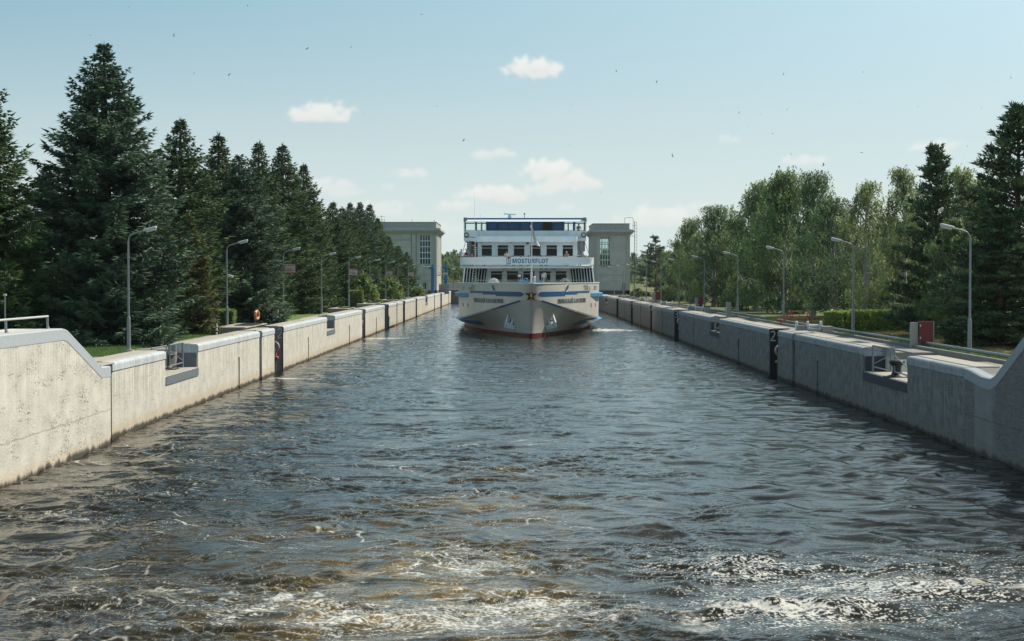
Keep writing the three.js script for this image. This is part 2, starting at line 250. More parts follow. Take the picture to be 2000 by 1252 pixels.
// the higher head walls beside the camera, sloping down to the chamber walls
function headFace(seed, base, grime, dirt) {
  const s = seed * 19.3;
  return tex(1024, 512, (u, v, c) => {
    const x = u * 16, h = v * 5 - 0.3;
    let k = 1 + 0.17 * fbm(u * 9 + s, v * 4, 4) + 0.18 * fbm(u * 110 + s, v * 50, 3, 0.6) + 0.13 * n1(u * 120 + s, 2.2 + v * 0.8) * smooth(1, 3.4, h);
    const line = Math.abs(h - 1.28 - 0.03 * n1(u * 12, 4)); k *= 1 - 0.35 * smooth(0.035, 0.005, line);
    let r = base[0] * k, g = base[1] * k, b = base[2] * k;
    const scr = smooth(0.22, 0.75, n2(u * 20 + s + 0.8 * n1(u * 50, v * 40), v * 70 + u * 9 + 0.8 * n1(u * 40 + 3, v * 12)) + 0.25 * n1(u * 140, v * 160)) * smooth(-0.35, 0.5, fbm(u * 7 + s, v * 5 + s, 3) + dirt(x, h) - 0.35) * grime;
    const tone = n1(u * 30 - s, v * 30) > 0.35 ? [0.22, 0.12, 0.07] : [0.12, 0.105, 0.095];
    r = lerp(r, tone[0], scr); g = lerp(g, tone[1], scr); b = lerp(b, tone[2], scr);
    const dd = clamp(dirt(x, h) - 0.5, 0, 0.6) * (0.6 + 0.4 * fbm(u * 20 + s, v * 24, 4)); r = lerp(r, 0.055, dd); g = lerp(g, 0.048, dd); b = lerp(b, 0.044, dd);
    const bl = smooth(0.83, 0.9, n2(u * 60 + 5 + s, v * 60)) * smooth(0.5, 1.2, h) * smooth(2.6, 1.6, h); r = lerp(r, 0.10, bl * 0.7); g = lerp(g, 0.22, bl * 0.7); b = lerp(b, 0.36, bl * 0.7);
    const rust = smooth(0.6, 0.15, h) * 0.5; g = lerp(g, base[1] * 0.74, rust); b = lerp(b, base[2] * 0.55, rust);
    const t = smooth(0.24, 0.05, h - 0.18 * fbm(u * 14 + s, 2, 5, 0.55) - 0.05); r = lerp(r, 0.07, t); g = lerp(g, 0.058, t); b = lerp(b, 0.04, t);
    c[0] = r; c[1] = g; c[2] = b;
  }, { clampT: true });
}
function headWall(label, x0, side, outline, matl, bandFrom) {
  const w = thing('head_wall', label, 'wall');
  const sh = new THREE.Shape(outline.map(([d, h]) => new THREE.Vector2(d, h))), g = new THREE.ExtrudeGeometry(sh, { depth: 1.6, bevelEnabled: true, bevelSize: 0.05, bevelThickness: 0.05, bevelSegments: 2, curveSegments: 6 });
  const p = g.attributes.position, uv = g.attributes.uv;
  for (let i = 0; i < p.count; i++) { const d = p.getX(i), h = p.getY(i), a = p.getZ(i); p.setXYZ(i, x0 + side * (a + 0.05), h - 0.05, -d); uv.setXY(i, (d - 40 + a * 0.5) / 16, (h + 0.3) / 5); }
  g.computeVertexNormals(); part('wall_panel', g, matl, w);
  const top = outline.slice(bandFrom), F = [], add = (a, b) => { const [d0, h0] = a, [d1, h1] = b, o = x0 - side * 0.012, e = 0.36 * Math.hypot(d1 - d0, h1 - h0) / Math.max(0.3, Math.abs(d1 - d0)); const e2 = Math.min(e, 0.55);
    F.push([[o, h0 - e2, -d0], [o, h1 - e2, -d1], [o, h1 - 0.02, -d1], [o, h0 - 0.02, -d0]], [[o, h0 - 0.02, -d0], [o, h1 - 0.02, -d1], [x0 + side * 0.05, h1 + 0.012, -d1], [x0 + side * 0.05, h0 + 0.012, -d0]], [[x0 + side * 0.05, h0 + 0.012, -d0], [x0 + side * 0.05, h1 + 0.012, -d1], [x0 + side * 0.4, h1 + 0.012, -d1], [x0 + side * 0.4, h0 + 0.012, -d0]]); };
  for (let i = 0; i + 1 < top.length; i++) add(top[i], top[i + 1]);
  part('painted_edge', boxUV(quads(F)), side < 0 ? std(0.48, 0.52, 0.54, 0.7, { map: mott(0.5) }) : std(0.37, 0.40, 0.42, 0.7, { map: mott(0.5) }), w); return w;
}
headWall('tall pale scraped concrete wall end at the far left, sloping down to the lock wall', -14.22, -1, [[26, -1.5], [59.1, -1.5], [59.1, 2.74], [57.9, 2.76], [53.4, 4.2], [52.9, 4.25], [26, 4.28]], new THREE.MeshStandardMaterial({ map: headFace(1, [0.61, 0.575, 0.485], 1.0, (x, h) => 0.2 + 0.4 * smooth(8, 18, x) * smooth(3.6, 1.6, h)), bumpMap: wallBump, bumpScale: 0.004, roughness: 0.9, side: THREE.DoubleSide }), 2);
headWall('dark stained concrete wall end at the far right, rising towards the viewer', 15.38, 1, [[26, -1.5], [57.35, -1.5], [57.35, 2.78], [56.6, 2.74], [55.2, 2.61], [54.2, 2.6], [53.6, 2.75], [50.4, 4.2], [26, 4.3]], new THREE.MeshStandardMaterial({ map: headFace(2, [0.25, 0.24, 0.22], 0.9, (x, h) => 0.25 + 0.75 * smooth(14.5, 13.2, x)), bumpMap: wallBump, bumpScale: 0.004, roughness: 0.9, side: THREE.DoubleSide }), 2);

{ const j = part('joint_gap', bx(1.2, 4.2, 1.8, -15.5, 0.6, -59.93), pit, scene.children.find((o) => o.name === 'lock_wall')); part('coping_slab', rb(1.5, 0.06, 2.0, -15.3, 2.76, -60.1, 0.02), slab, j.parent); }
// closed gate at the far end
{ const g = thing('lock_gate', 'dark closed lock gate across the far end behind the ship', 'lock gate', [0.4, 0, -END - 0.6]);
  part('gate_leaf', bx(30.4, 4.6, 0.8, 0, 0.75, 0), M.concDark, g); part('walkway', bx(30.4, 0.12, 1.6, 0, 3.12, 0), M.conc, g);
  const r = [bar([-15, 4.15, 0.7], [15, 4.15, 0.7], 0.03), bar([-15, 3.65, 0.7], [15, 3.65, 0.7], 0.025)]; for (let x = -15; x <= 15; x += 1.5) r.push(bar([x, 3.15, 0.7], [x, 4.15, 0.7], 0.03)); part('railing', r, M.grey, g); }

// ---------------------------------------------------------------- ground
const turf = (dry, lush = 1) => tex(1024, 1024, (u, v, c) => {
  const t = tile((a, b) => fbm(a * 24, b * 24, 5, 0.62)), t2 = 0.5 + 0.5 * t(u, v), f = 0.75 + 0.35 * n2(u * 400, v * 400) * 0.6 + 0.2 * t(v, u), d = clamp(dry * (0.6 + 0.9 * fbm(u * 7 + 3, v * 7, 4)), 0, 1);
  c[0] = lerp((0.075 + 0.05 * t2) * lush, 0.27, d) * f; c[1] = lerp((0.14 + 0.06 * t2) * lush, 0.215, d) * f; c[2] = lerp(0.025, 0.095, d) * f;
});
const grassL = new THREE.MeshStandardMaterial({ map: turf(0.10, 1.5), bumpMap: bumpy(3), bumpScale: 0.05, roughness: 1, side: THREE.DoubleSide });
const grassR = new THREE.MeshStandardMaterial({ map: turf(0.85), bumpMap: bumpy(3), bumpScale: 0.05, roughness: 1, side: THREE.DoubleSide });
function sheet(x0, x1, d0, d1, h, nx, nd, wob = 0.05) {
  const g = new THREE.PlaneGeometry(1, 1, nx, nd), p = g.attributes.position, uv = g.attributes.uv;
  for (let i = 0; i < p.count; i++) { const x = lerp(x0, x1, p.getX(i) + 0.5), t = p.getY(i) + 0.5, d = d0 + (d1 - d0) * t; const edge = Math.min(Math.abs(x - x0), Math.abs(x - x1), 1); p.setXYZ(i, x, h + wob * edge * fbm(x * 0.25, d * 0.25, 3), -d); uv.setXY(i, x / 9, d / 9); }
  g.computeVertexNormals(); return g;
}
const strip = (items, x0, x1, h, from) => { const out = []; let d = from; for (const [k, a, b] of items) if (k === 'niche') { out.push(bx(x1 - x0, 0.3, a - d, (x0 + x1) / 2, h - 0.15, -(a + d) / 2)); d = b; } out.push(bx(x1 - x0, 0.3, END + 30 - d, (x0 + x1) / 2, h - 0.15, -(END + 30 + d) / 2)); return out; };
structure('ground', [sheet(-140, -17.6, 30, 440, GROUND, 90, 240)], grassL);
structure('ground', [sheet(18.82, 140, 30, 440, GROUND, 90, 240)], grassR);
structure('ground', [sheet(-2600, 2600, 440, 5200, GROUND, 20, 12, 0), sheet(-2600, -140, -300, 440, GROUND - 0.006, 8, 8, 0), sheet(140, 2600, -300, 440, GROUND - 0.006, 8, 8, 0)], grassR);
structure('path', strip(leftItems, -17.6, -15.82, GROUND + 0.1, 52), std(0.33, 0.31, 0.27, 0.95, { map: mott(0.35), bumpMap: bumpy(1), bumpScale: 0.012 }));
structure('quay_road', strip(rightItems, 16.62, 18.6, GROUND + 0.12, 50), std(0.30, 0.285, 0.26, 0.95, { map: mott(0.3), bumpMap: bumpy(1), bumpScale: 0.012 }));
{ const k = thing('kerb', 'low grey concrete kerb between the right quay and the grass', 'kerb'); for (let d = 50; d < 300; d += 2.5) part('kerb_stone', rb(0.2, 0.4, 2.46, 18.71, GROUND + 0.07, -d - 1.25, 0.02), M.concDark, k); }
{ const g = new THREE.BufferGeometry(); g.copy(bx(33, 0.4, 420, 0.4, -3.4, -215)); structure('lock_floor', g, M.concDark); }

// ---------------------------------------------------------------- water
const isShip = (x, d) => Math.abs(x - 1.65) < 8.4 && d > 166;
const boils = [[4.6, 34.0, 1.2, 0.15], [4.3, 29.6, 1.4, 0.14], [3.2, 31.2, 0.9, 0.10], [5.9, 29.8, 1.1, 0.10], [-1.7, 34.6, 1.5, 0.10], [-1.0, 30.6, 1.3, 0.10], [-3.4, 29.4, 1.0, 0.09], [0.4, 30.9, 0.9, 0.13], [0.0, 45, 2.5, 0.07], [-2.5, 40.5, 1.4, 0.08], [3.2, 38.6, 1.0, 0.09], [6.0, 37.5, 1.0, 0.07], [-9, 38, 1.4, 0.06], [8.2, 31.4, 1.4, 0.10], [9.7, 189, 1.7, 0.42], [11.4, 190, 1.4, 0.22]];
const ridge = (x, y) => 1 - Math.abs(n1(x, y)) * 2;
function waveHeight(x, d) {
  const calm = smooth(1.5, 8, x + 1.2 * n2(d * 0.1, 3)) * smooth(130, 50, d), chop = 1 - calm, far = smooth(60, 200, d);
  const wx = x + 0.5 * n2(x * 0.35, d * 0.3), wd = d + 0.5 * n2(x * 0.3 + 40, d * 0.35);
  let h = 0.06 * n1(wx * 0.21, wd * 0.30) + 0.05 * n2(wx * 0.48 + 9, wd * 0.62);
  const act = 0.35 + 0.9 * smooth(-0.5, 0.55, n1(x * 0.16 + 4, d * 0.11) + 0.5 * n2(x * 0.4, d * 0.33));       // slicks and rougher patches
  h += chop * act * (0.030 * ridge(wx * 0.75 + 3, wd * 1.1) + 0.020 * n2(wx * 1.7, wd * 2.2)) + calm * (0.040 * ridge(wx * 0.30 + wd * 0.15, wd * 0.46 - wx * 0.12) + 0.022 * n1(wx * 0.8 + wd * 0.35, wd * 1.3) + 0.005 * n2(wx * 2.0 + wd * 0.7, wd * 3.1));
  if (d < 160) h += (0.10 + 0.90 * chop * act) * 0.0085 * (1 - 0.6 * smooth(35, 90, d)) * ridge(wx * 2.8, wd * 3.8 + 7) + chop * act * 0.0018 * n1(x * 8.0, d * 9.5);
  for (const [bx_, bd, r, a] of boils) { const q = ((x - bx_) ** 2 + ((d - bd) * 1.25) ** 2) / (r * r); if (q < 6) h += a * Math.exp(-q) * (1 + 0.45 * n2(x * 1.6, d * 1.6)) * Math.cos(Math.sqrt(q) * 1.25); }
  return h * (1 - 0.4 * far) * (1 - 0.3 * smooth(40, 75, d));
}
// what is dissolved in the water and what floats on it: brown peat water, stirred-up amber water, foam and painted sun glitter
const lace = (x, y, s) => { const a = x * s + 0.6 * n2(x * s * 0.7, y * s * 0.7), b = y * s + 0.55 * n2(x * s * 0.7 + 31, y * s * 0.7), r1 = 1 - Math.abs(n1(a, b)), r2 = 1 - Math.abs(n2(a * 2.3 + 5, b * 2.3)), r3 = 1 - Math.abs(n1(a * 5.1 + 9, b * 5.1)); return Math.max(r1 ** 6, 0.92 * r2 ** 7, 0.8 * r3 ** 6); };
const broken = (x, y) => smooth(-0.55, 0.25, 0.7 * n1(x * 7, y * 6) + 0.5 * n2(x * 19, y * 15));
const blob = (x, d, cx, cd, rx, rd) => Math.exp(-(((x - cx) / rx) ** 2 + ((d - cd) / rd) ** 2));
const sum = (list, x, d) => { let s = 0; for (const [w, cx, cd, rx, rd] of list) { const q = ((x - cx) / rx) ** 2 + ((d - cd) / rd) ** 2; if (q < 7) s += w * Math.exp(-q); } return s; };
const STIR = [[1.3, -1.5, 33.0, 2.3, 3.0], [1.1, -1.8, 28.6, 2.8, 1.9], [0.7, 0.4, 30.4, 1.0, 1.3], [0.45, 0.2, 41, 2.6, 4], [0.6, -1.6, 43.5, 1.8, 1.4], [0.22, -6, 34, 5, 6], [0.4, -0.5, 50, 2.4, 2], [0.3, -4.5, 39, 3, 2]];
const CENTRE = [[1.1, -0.9, 34.0, 1.8, 2.0], [1.1, -1.3, 28.5, 2.7, 1.6], [1.1, 0.5, 30.0, 1.4, 1.3], [0.45, -3.8, 30, 2.0, 2.2], [0.55, -1.2, 36.6, 0.9, 0.8], [0.4, 0.3, 42, 2.4, 2.4], [0.45, -5.5, 29, 2.6, 1.8], [0.3, -7.5, 31, 2, 2]];
const RIGHT = [[1.05, 4.6, 29.3, 1.9, 1.7], [0.8, 4.2, 33.6, 1.9, 2.0], [0.95, 8.8, 31.8, 2.6, 1.2], [0.6, 6.6, 30, 2.6, 3.2], [0.42, 9.5, 35, 2.5, 2.5], [0.32, 7.0, 33.0, 4.0, 3.0], [0.3, 3.2, 36.5, 2, 1.6]];
function waterColour(x, d, c, fineOn) {
  let f = 0, st0 = sum(STIR, x, d);
  const stir = st0 > 0.01 ? clamp(st0, 0, 1) * (0.55 + 0.75 * fbm(x * 0.8, d * 0.8, 3)) : 0;
  const r = lerp(0.014, 0.165, stir), g = lerp(0.0125, 0.102, stir), b = lerp(0.0065, 0.018, stir);
  if (fineOn) {
    const w = d < 60 ? fbm(x * 0.9, d * 0.8, 3, 0.55) : 0, centre = sum(CENTRE, x, d), right = sum(RIGHT, x, d);
    const lineMask = x < 4 ? smooth(0.05, 0.5, fbm(x * 0.25 + 7, d * 0.2, 2)) * smooth(4, 1, x) * smooth(88, 60, d) : 0;
        if (centre > 0.02) { const br = broken(x, d), froth = smooth(0.55, 0.95, centre * 0.75 + 0.55 * w + 0.25 * n2(x * 3, d * 3)); f += smooth(0.50, 0.95, 0.85 * lace(x * 0.6, d * 1.15, 0.8) + 0.25 * centre + 0.22 * w - 0.06) * clamp(centre * 1.8, 0, 1) * (0.25 + 0.75 * br) + 0.7 * froth * br * smooth(0.3, 0.7, 0.5 + 0.5 * n1(x * 9, d * 8)); }
    if (lineMask > 0.02) f += 0.8 * smooth(0.62, 0.95, lace(x * 0.38 + 13, d * 0.9 + 0.2 * x, 0.55)) * lineMask * (0.15 + 0.85 * broken(x + 9, d));
    if (x < 4 && d < 85) {                                 // broken foam flecks and threads, with sun glitter painted in, over the churned part
      const m = smooth(-0.25, 0.5, fbm(x * 0.5 + 3, d * 0.42 + 8, 2)) * smooth(4, 0.5, x) * smooth(85, 45, d);
      if (m > 0.02) { const th = 1 - Math.abs(n1(x * 0.7 + 0.5 * n2(x * 0.9, d), d * 1.5 + 0.35 * x)); f += m * (0.7 * smooth(0.64, 0.85, n2(x * 11 + 2 * w, d * 8) * 0.75 + 0.45 * smooth(0.75, 1, th)) + 0.5 * smooth(0.72, 0.9, n1(x * 17, d * 13))); }
    }
    if (right > 0.02) {
      f += 0.95 * smooth(0.40, 0.58, n1(x * 5.2 + 2.5 * w, d * 8.5 + 1.5 * w) * 0.62 + 0.38 * n2(x * 12, d * 17) + 0.30 * w + 0.5 * (right - 0.45)) * clamp(right * 1.6, 0, 1);
      f += 0.9 * blob(x, d, 8.9, 31.6 + 0.25 * n1(x * 0.8, 2), 2.8, 0.34) * smooth(-0.1, 0.5, w + 0.3 * n2(x * 5, d * 9)) + 0.9 * smooth(0.25, 0.75, blob(x, d, 4.4, 29.35 + 0.3 * n1(x * 1.1, 4), 1.5, 0.22) + 0.6 * blob(x, d, 4.9, 30.6 + 0.3 * n2(x, 8), 1.1, 0.16) + 0.6 * blob(x, d, 3.1, 28.1, 0.5, 0.9) + 0.35 * w) * (0.2 + 0.8 * broken(x, d * 1.3));
    }
  } else {
    const m = sum([[1, -12.9, 97.8, 1.5, 1.3], [0.95, -12.6, 162, 3.0, 3], [0.55, -13, 150, 1.5, 9], [1, -12.5, 262, 3, 7], [1.1, 10.2, 187, 2.4, 4.0], [0.8, 12.2, 189, 2.0, 1.6], [0.55, -7.4, 196, 0.8, 10], [1.0, 9.0, 189, 1.3, 2.4], [0.9, 12.8, 186.5, 2.6, 1.3], [0.6, 15, 185, 1.5, 0.8]], x, d);
    if (m > 0.1) f = 0.95 * smooth(0.45, 0.85, m + 0.4 * fbm(x * 0.8, d * 0.25, 4));
  }
  f = clamp(f, 0, 1) * 0.92; c[0] = lerp(r, 0.74, f); c[1] = lerp(g, 0.70, f); c[2] = lerp(b, 0.61, f);
}
{
  const bump = tex(1024, 1024, (u, v, c) => { const T = (a, b) => 0.5 * ridge(a * 26, b * 34) + 0.35 * n2(a * 60, b * 75) + 0.2 * n1(a * 140, b * 160); const a = T(u, v), b = T(u - 1, v), w = smooth(0.88, 1, u), m = lerp(a, b, w), a2 = T(u, v - 1), b2 = T(u - 1, v - 1), w2 = smooth(0.88, 1, v); c[0] = c[1] = c[2] = 0.5 + 0.28 * lerp(m, lerp(a2, b2, w), w2); }, { data: true });
  const X0 = -15.9, X1 = 16.7;
  const piece = (d0, d1, rows, cols, tw, th, fineOn, bs, rep) => {
    const pos = new Float32Array((rows + 1) * (cols + 1) * 3), uv = new Float32Array((rows + 1) * (cols + 1) * 2), idx = new Uint32Array(rows * cols * 6), nor = new Float32Array(pos.length);
    for (let j = 0, o = 0; j <= rows; j++) { const d = d0 * Math.pow(d1 / d0, j / rows);
      for (let i = 0; i <= cols; i++, o++) {
        const x = lerp(X0, X1, i / cols), h = waveHeight(x, d), e = Math.max(0.03, d * 0.0012), sx = (waveHeight(x + e, d) - h) / e, sd = (waveHeight(x, d + e) - h) / e, l = Math.hypot(sx, sd, 1);
        pos.set([x, h, -d], o * 3); nor.set([-sx / l, 1 / l, sd / l], o * 3); uv.set([(x - X0) / (X1 - X0), (d - d0) / (d1 - d0)], o * 2);
      } }
    for (let j = 0, o = 0; j < rows; j++) for (let i = 0; i < cols; i++) { const a = j * (cols + 1) + i, b = a + 1, c = a + cols + 1, e = c + 1; idx.set([a, b, e, a, e, c], o); o += 6; }
    const g = new THREE.BufferGeometry(); g.setAttribute('position', new THREE.BufferAttribute(pos, 3)); g.setAttribute('normal', new THREE.BufferAttribute(nor, 3)); g.setAttribute('uv', new THREE.BufferAttribute(uv, 2)); g.setIndex(new THREE.BufferAttribute(idx, 1));
    const map = tex(tw, th, (u, v, c) => waterColour(lerp(X0, X1, u), lerp(d0, d1, v), c, fineOn), { clamp: true });
    const bm = bump.clone(); bm.repeat.set((X1 - X0) / rep, (d1 - d0) / rep); bm.needsUpdate = true;
    const w = structure('water', g, new THREE.MeshPhysicalMaterial({ map, roughness: 0.06, ior: 1.333, specularIntensity: fineOn ? 0.85 : 1, bumpMap: bm, bumpScale: bs, side: THREE.DoubleSide })); w.castShadow = false; return w;
  };
  piece(25, 90, 700, 600, 2048, 2048, true, 0.005, 4.5);
  piece(90, 392, 460, 300, 1024, 2048, false, 0.035, 11);
  const fl = new THREE.PlaneGeometry(33, 90).rotateX(-Math.PI / 2).translate(0.4, -0.02, 20); structure('water', fl, std(0.021, 0.0165, 0.0115, 0.08));
}
// ---------------------------------------------------------------- trees and hedges
class Leaves {                                    // thin triangles with their own colours
  constructor() { this.p = []; this.c = []; }
  tri(ax, ay, az, bx_, by, bz, cx, cy, cz, k0, k1) { this.p.push(ax, ay, az, bx_, by, bz, cx, cy, cz); this.c.push(...k0, ...k0, ...k1); }
  geo() { const g = new THREE.BufferGeometry(); g.setAttribute('position', new THREE.Float32BufferAttribute(this.p, 3)); g.setAttribute('color', new THREE.Float32BufferAttribute(this.c, 3)); g.computeVertexNormals(); return g; }
}
const needleMat = new THREE.MeshPhysicalMaterial({ vertexColors: true, roughness: 0.9, transmission: 0.12, thickness: 0, side: THREE.DoubleSide });
const leafMat = new THREE.MeshPhysicalMaterial({ vertexColors: true, roughness: 0.9, transmission: 0.35, thickness: 0, side: THREE.DoubleSide });
const barkDark = std(0.09, 0.07, 0.055, 0.95), barkBirch = std(0.42, 0.40, 0.36, 0.9, { map: mott(2) }), barkPine = std(0.15, 0.08, 0.05, 0.95);
const mixc = (a, b, t) => [a[0] + (b[0] - a[0]) * t, a[1] + (b[1] - a[1]) * t, a[2] + (b[2] - a[2]) * t];
const scl = (a, k) => [a[0] * k, a[1] * k, a[2] * k];

// a bushy shoot: flat needles-covered twigs fanning forward from a point
function shoot(L, r, x, y, z, dx, dy, dz, len, wid, n, k0, k1) {
  for (let i = 0; i < n; i++) {
    let ax = dx + (r() - 0.5) * 1.1, ay = dy + (r() - 0.5) * 0.9, az = dz + (r() - 0.5) * 1.1; const l = Math.hypot(ax, ay, az) || 1; ax /= l; ay /= l; az /= l;
    let ux = r() - 0.5, uy = r() - 0.5, uz = r() - 0.5; const m = ux * ax + uy * ay + uz * az; ux -= m * ax; uy -= m * ay; uz -= m * az; const q = Math.hypot(ux, uy, uz) || 1, w = wid * (0.7 + 0.6 * r()) / q; ux *= w; uy *= w; uz *= w;
    const ln = len * (0.65 + 0.7 * r()), mx = x + ax * ln * 0.25, my = y + ay * ln * 0.25, mz = z + az * ln * 0.25;
    L.tri(mx - ux, my - uy, mz - uz, mx + ux, my + uy, mz + uz, x + ax * ln, y + ay * ln, z + az * ln, k0, k1);
  }
}
function spruceGeo(seed, H, R, o = {}) {
  const r = rng(seed), L = new Leaves(), T = [], step = o.step ?? 0.36, tone = o.tone ?? [[0.026, 0.046, 0.032], [0.075, 0.115, 0.092]], fine = o.fine ?? 1;
  T.push(new THREE.CylinderGeometry(0.03, 0.028 * H, H * 0.98, 8).translate(0, H * 0.49, 0));
  for (let y = 0.25; y < H - 0.15; y += step * (0.8 + 0.4 * r()) * lerp(1.1, 0.7, y / H)) {
    const t = y / H, cone = 1 - Math.pow(t, o.pow ?? 1.55), prof = cone - 0.62 * Math.max(0, cone - 0.6) - (t < 0.1 ? 0.8 * (0.1 - t) : 0), nb = Math.round(lerp(11, 6, t));
    const a0 = r() * 7, tk = 1 - 0.78 * t * t * t;
    for (let b = 0; b < nb; b++) {
      const az = a0 + b / nb * 6.283 + (r() - 0.5) * 0.7, lump = 0.82 + 0.3 * n1(Math.cos(az) * 1.3 + seed, y * 0.55 + Math.sin(az) * 1.3), len = Math.max(0.12, R * prof * lump * (0.88 + 0.34 * r()));
      const cx = Math.cos(az), cz = Math.sin(az), e = lerp(-0.16, 0.55, t) + (r() - 0.5) * 0.2, sag = lerp(0.30, 0.05, t) * len, y0 = y + (r() - 0.5) * 0.3;
      const P = (s) => [cx * s * len, y0 + e * s * len - sag * Math.sin(s * 2.6) + 0.22 * len * s * s * s * 0.6, cz * s * len];
      if (len > 0.9) T.push(new THREE.ConeGeometry(0.035, len * 0.8, 3).rotateZ(-Math.PI / 2).translate(len * 0.4, 0, 0).rotateZ(Math.atan2(P(0.7)[1] - y0, len * 0.7)).rotateY(-az).translate(0, y0, 0));
      const n = Math.max(2, Math.round(len / 0.185 * fine)), old = r(), warm = o.cones && r() < 0.45;
      for (let i = 0; i < n; i++) {
        const s = lerp(0.2, 1, (i + r() * 0.6) / n), [x, yy, z] = P(s), tip = Math.pow(s, 1.8), side = 0.16 + 0.30 * len / 3.4 * (1.15 - s);
        const kA = scl(mixc(tone[0], tone[1], 0.10 + 0.25 * r()), 0.75 + 0.5 * old), kB = scl(mixc(tone[0], tone[1], clamp(tip * 0.75 + 0.4 * r(), 0, 1.1)), 0.75 + 0.5 * old);
        for (const sg of [-1, 1]) { const f = 0.55 + 0.3 * r(); const ux = cx * f - cz * sg, uz = cz * f + cx * sg; shoot(L, r, x, yy, z, ux, -0.3 + 0.25 * r(), uz, side + 0.2 * tk, 0.04, 3, kA, kB); shoot(L, r, x + ux * side * 0.75, yy - side * 0.2, z + uz * side * 0.75, ux, -0.1, uz, 0.26 * tk, 0.036, 4, kA, kB); }
        shoot(L, r, x, yy - 0.03, z, cx * 0.8, -0.7, cz * 0.8, 0.36 * tk, 0.05, 2, scl(kA, 0.8), kA);
        shoot(L, r, x, yy + 0.03, z, cx, 0.28, cz, 0.34 * tk, 0.05, 2, kA, kB);
        if (warm && t > (o.coneFrom ?? 0.4) && s > 0.45 && r() < o.cones) { const k = scl([0.36, 0.18, 0.07], 0.7 + 0.6 * r()); shoot(L, r, x, yy - 0.05, z, cx * 0.3, -0.9, cz * 0.3, 0.2, 0.07, 3, k, k); }
      }
      const [x, yy, z] = P(1); shoot(L, r, x, yy, z, cx, 0.25 + 0.5 * t, cz, 0.42 * tk, 0.05, 4, scl(tone[0], 1.1), tone[1]);
    }
  }
  shoot(L, r, 0, H - 0.3, 0, 0, 1.6, 0, 0.36, 0.035, 6, tone[0], tone[1]);
  return { crown: L.geo(), trunk: flat(T) };
}
function leafTri(L, r, x, y, z, s, k, hang = 0.6) {
  const a = r() * 6.283, dy = -hang + (r() - 0.5) * 0.9, cx = Math.cos(a) * s, cz = Math.sin(a) * s, b = a + 1.57 + (r() - 0.5), wx = Math.cos(b) * s * 0.36, wz = Math.sin(b) * s * 0.36, wy = (r() - 0.5) * s * 0.5, k2 = scl(k, 0.85 + 0.3 * r());
  L.tri(x + wx, y + wy, z + wz, x - wx, y - wy, z - wz, x + cx * 0.8, y + dy * s, z + cz * 0.8, k2, k2);
}
// weeping birch: lifting limbs, from which leafy strings hang
function birchGeo(seed, H, R, o = {}) {
  const r = rng(seed), L = new Leaves(), T = [], tone = o.tone ?? [[0.073, 0.122, 0.032], [0.268, 0.372, 0.116]], low = o.low ?? 0.05, dens = o.dens ?? 1;
  T.push(new THREE.CylinderGeometry(0.05, 0.16 + H * 0.006, H * 0.8, 7).translate(0, H * 0.4, 0));
  const n = Math.round((o.limbs ?? 46) * dens);
  for (let i = 0; i < n; i++) {
    const t = Math.pow((i + r()) / n, 0.85), top = lerp(low, 1, t), az = r() * 6.283, prof = Math.pow(Math.sin(Math.PI * clamp(0.18 + 0.74 * top, 0, 1)), 0.75) * (1 - 0.35 * top * top), lobe = 0.58 + 0.75 * (0.5 + 0.5 * n1(Math.cos(az) * 1.4 + seed, Math.sin(az) * 1.4 + top * 3.2)), rad = R * 1.12 * prof * Math.sqrt(0.12 + 0.9 * r()) * lobe, y1 = H * top * (0.97 + 0.04 * r()), y0 = Math.max(0.5, y1 - rad * 1.25 - 0.4);
    const ex = Math.cos(az) * rad, ez = Math.sin(az) * rad, tn = clamp(0.25 + 0.75 * r(), 0, 1), shade = 0.55 + 0.85 * r();
    T.push(bar([0, y0, 0], [ex * 0.85, y1 - 0.1, ez * 0.85], 0.05, 0.015, 4));
    const m = Math.round((18 + 12 * r()) * dens * (o.mult ?? 1));
    for (let j = 0; j < m; j++) {
      const s = lerp(0.45, 1.06, Math.sqrt(r())), q = 0.35 + 0.75 * r() * R / 3, b = r() * 6.283; let x = ex * s + Math.cos(b) * q * r(), z = ez * s + Math.sin(b) * q * r(), y = lerp(y0, y1, s) + (r() - 0.35) * 0.55;
      const len = (0.35 + 1.15 * r() * r()) * (o.hang ?? 1), cnt = Math.max(4, Math.round(len / 0.10)), ox = (r() - 0.5) * 0.45 + ex * 0.04, oz = (r() - 0.5) * 0.45 + ez * 0.04, kk = scl(mixc(tone[0], tone[1], clamp(tn * 0.6 + 0.4 * r(), 0, 1)), shade);
      for (let i2 = 0; i2 < cnt; i2++) { const f = i2 / cnt; leafTri(L, r, x + ox * f * f + (r() - 0.5) * 0.16, Math.max(0.15, y - len * f + 0.15 * (1 - f)), z + oz * f * f + (r() - 0.5) * 0.16, (o.leaf ?? 0.17) * (0.7 + 0.6 * r()), kk, 0.8); }
    }
  }
  return { crown: L.geo(), trunk: flat(T) };
}
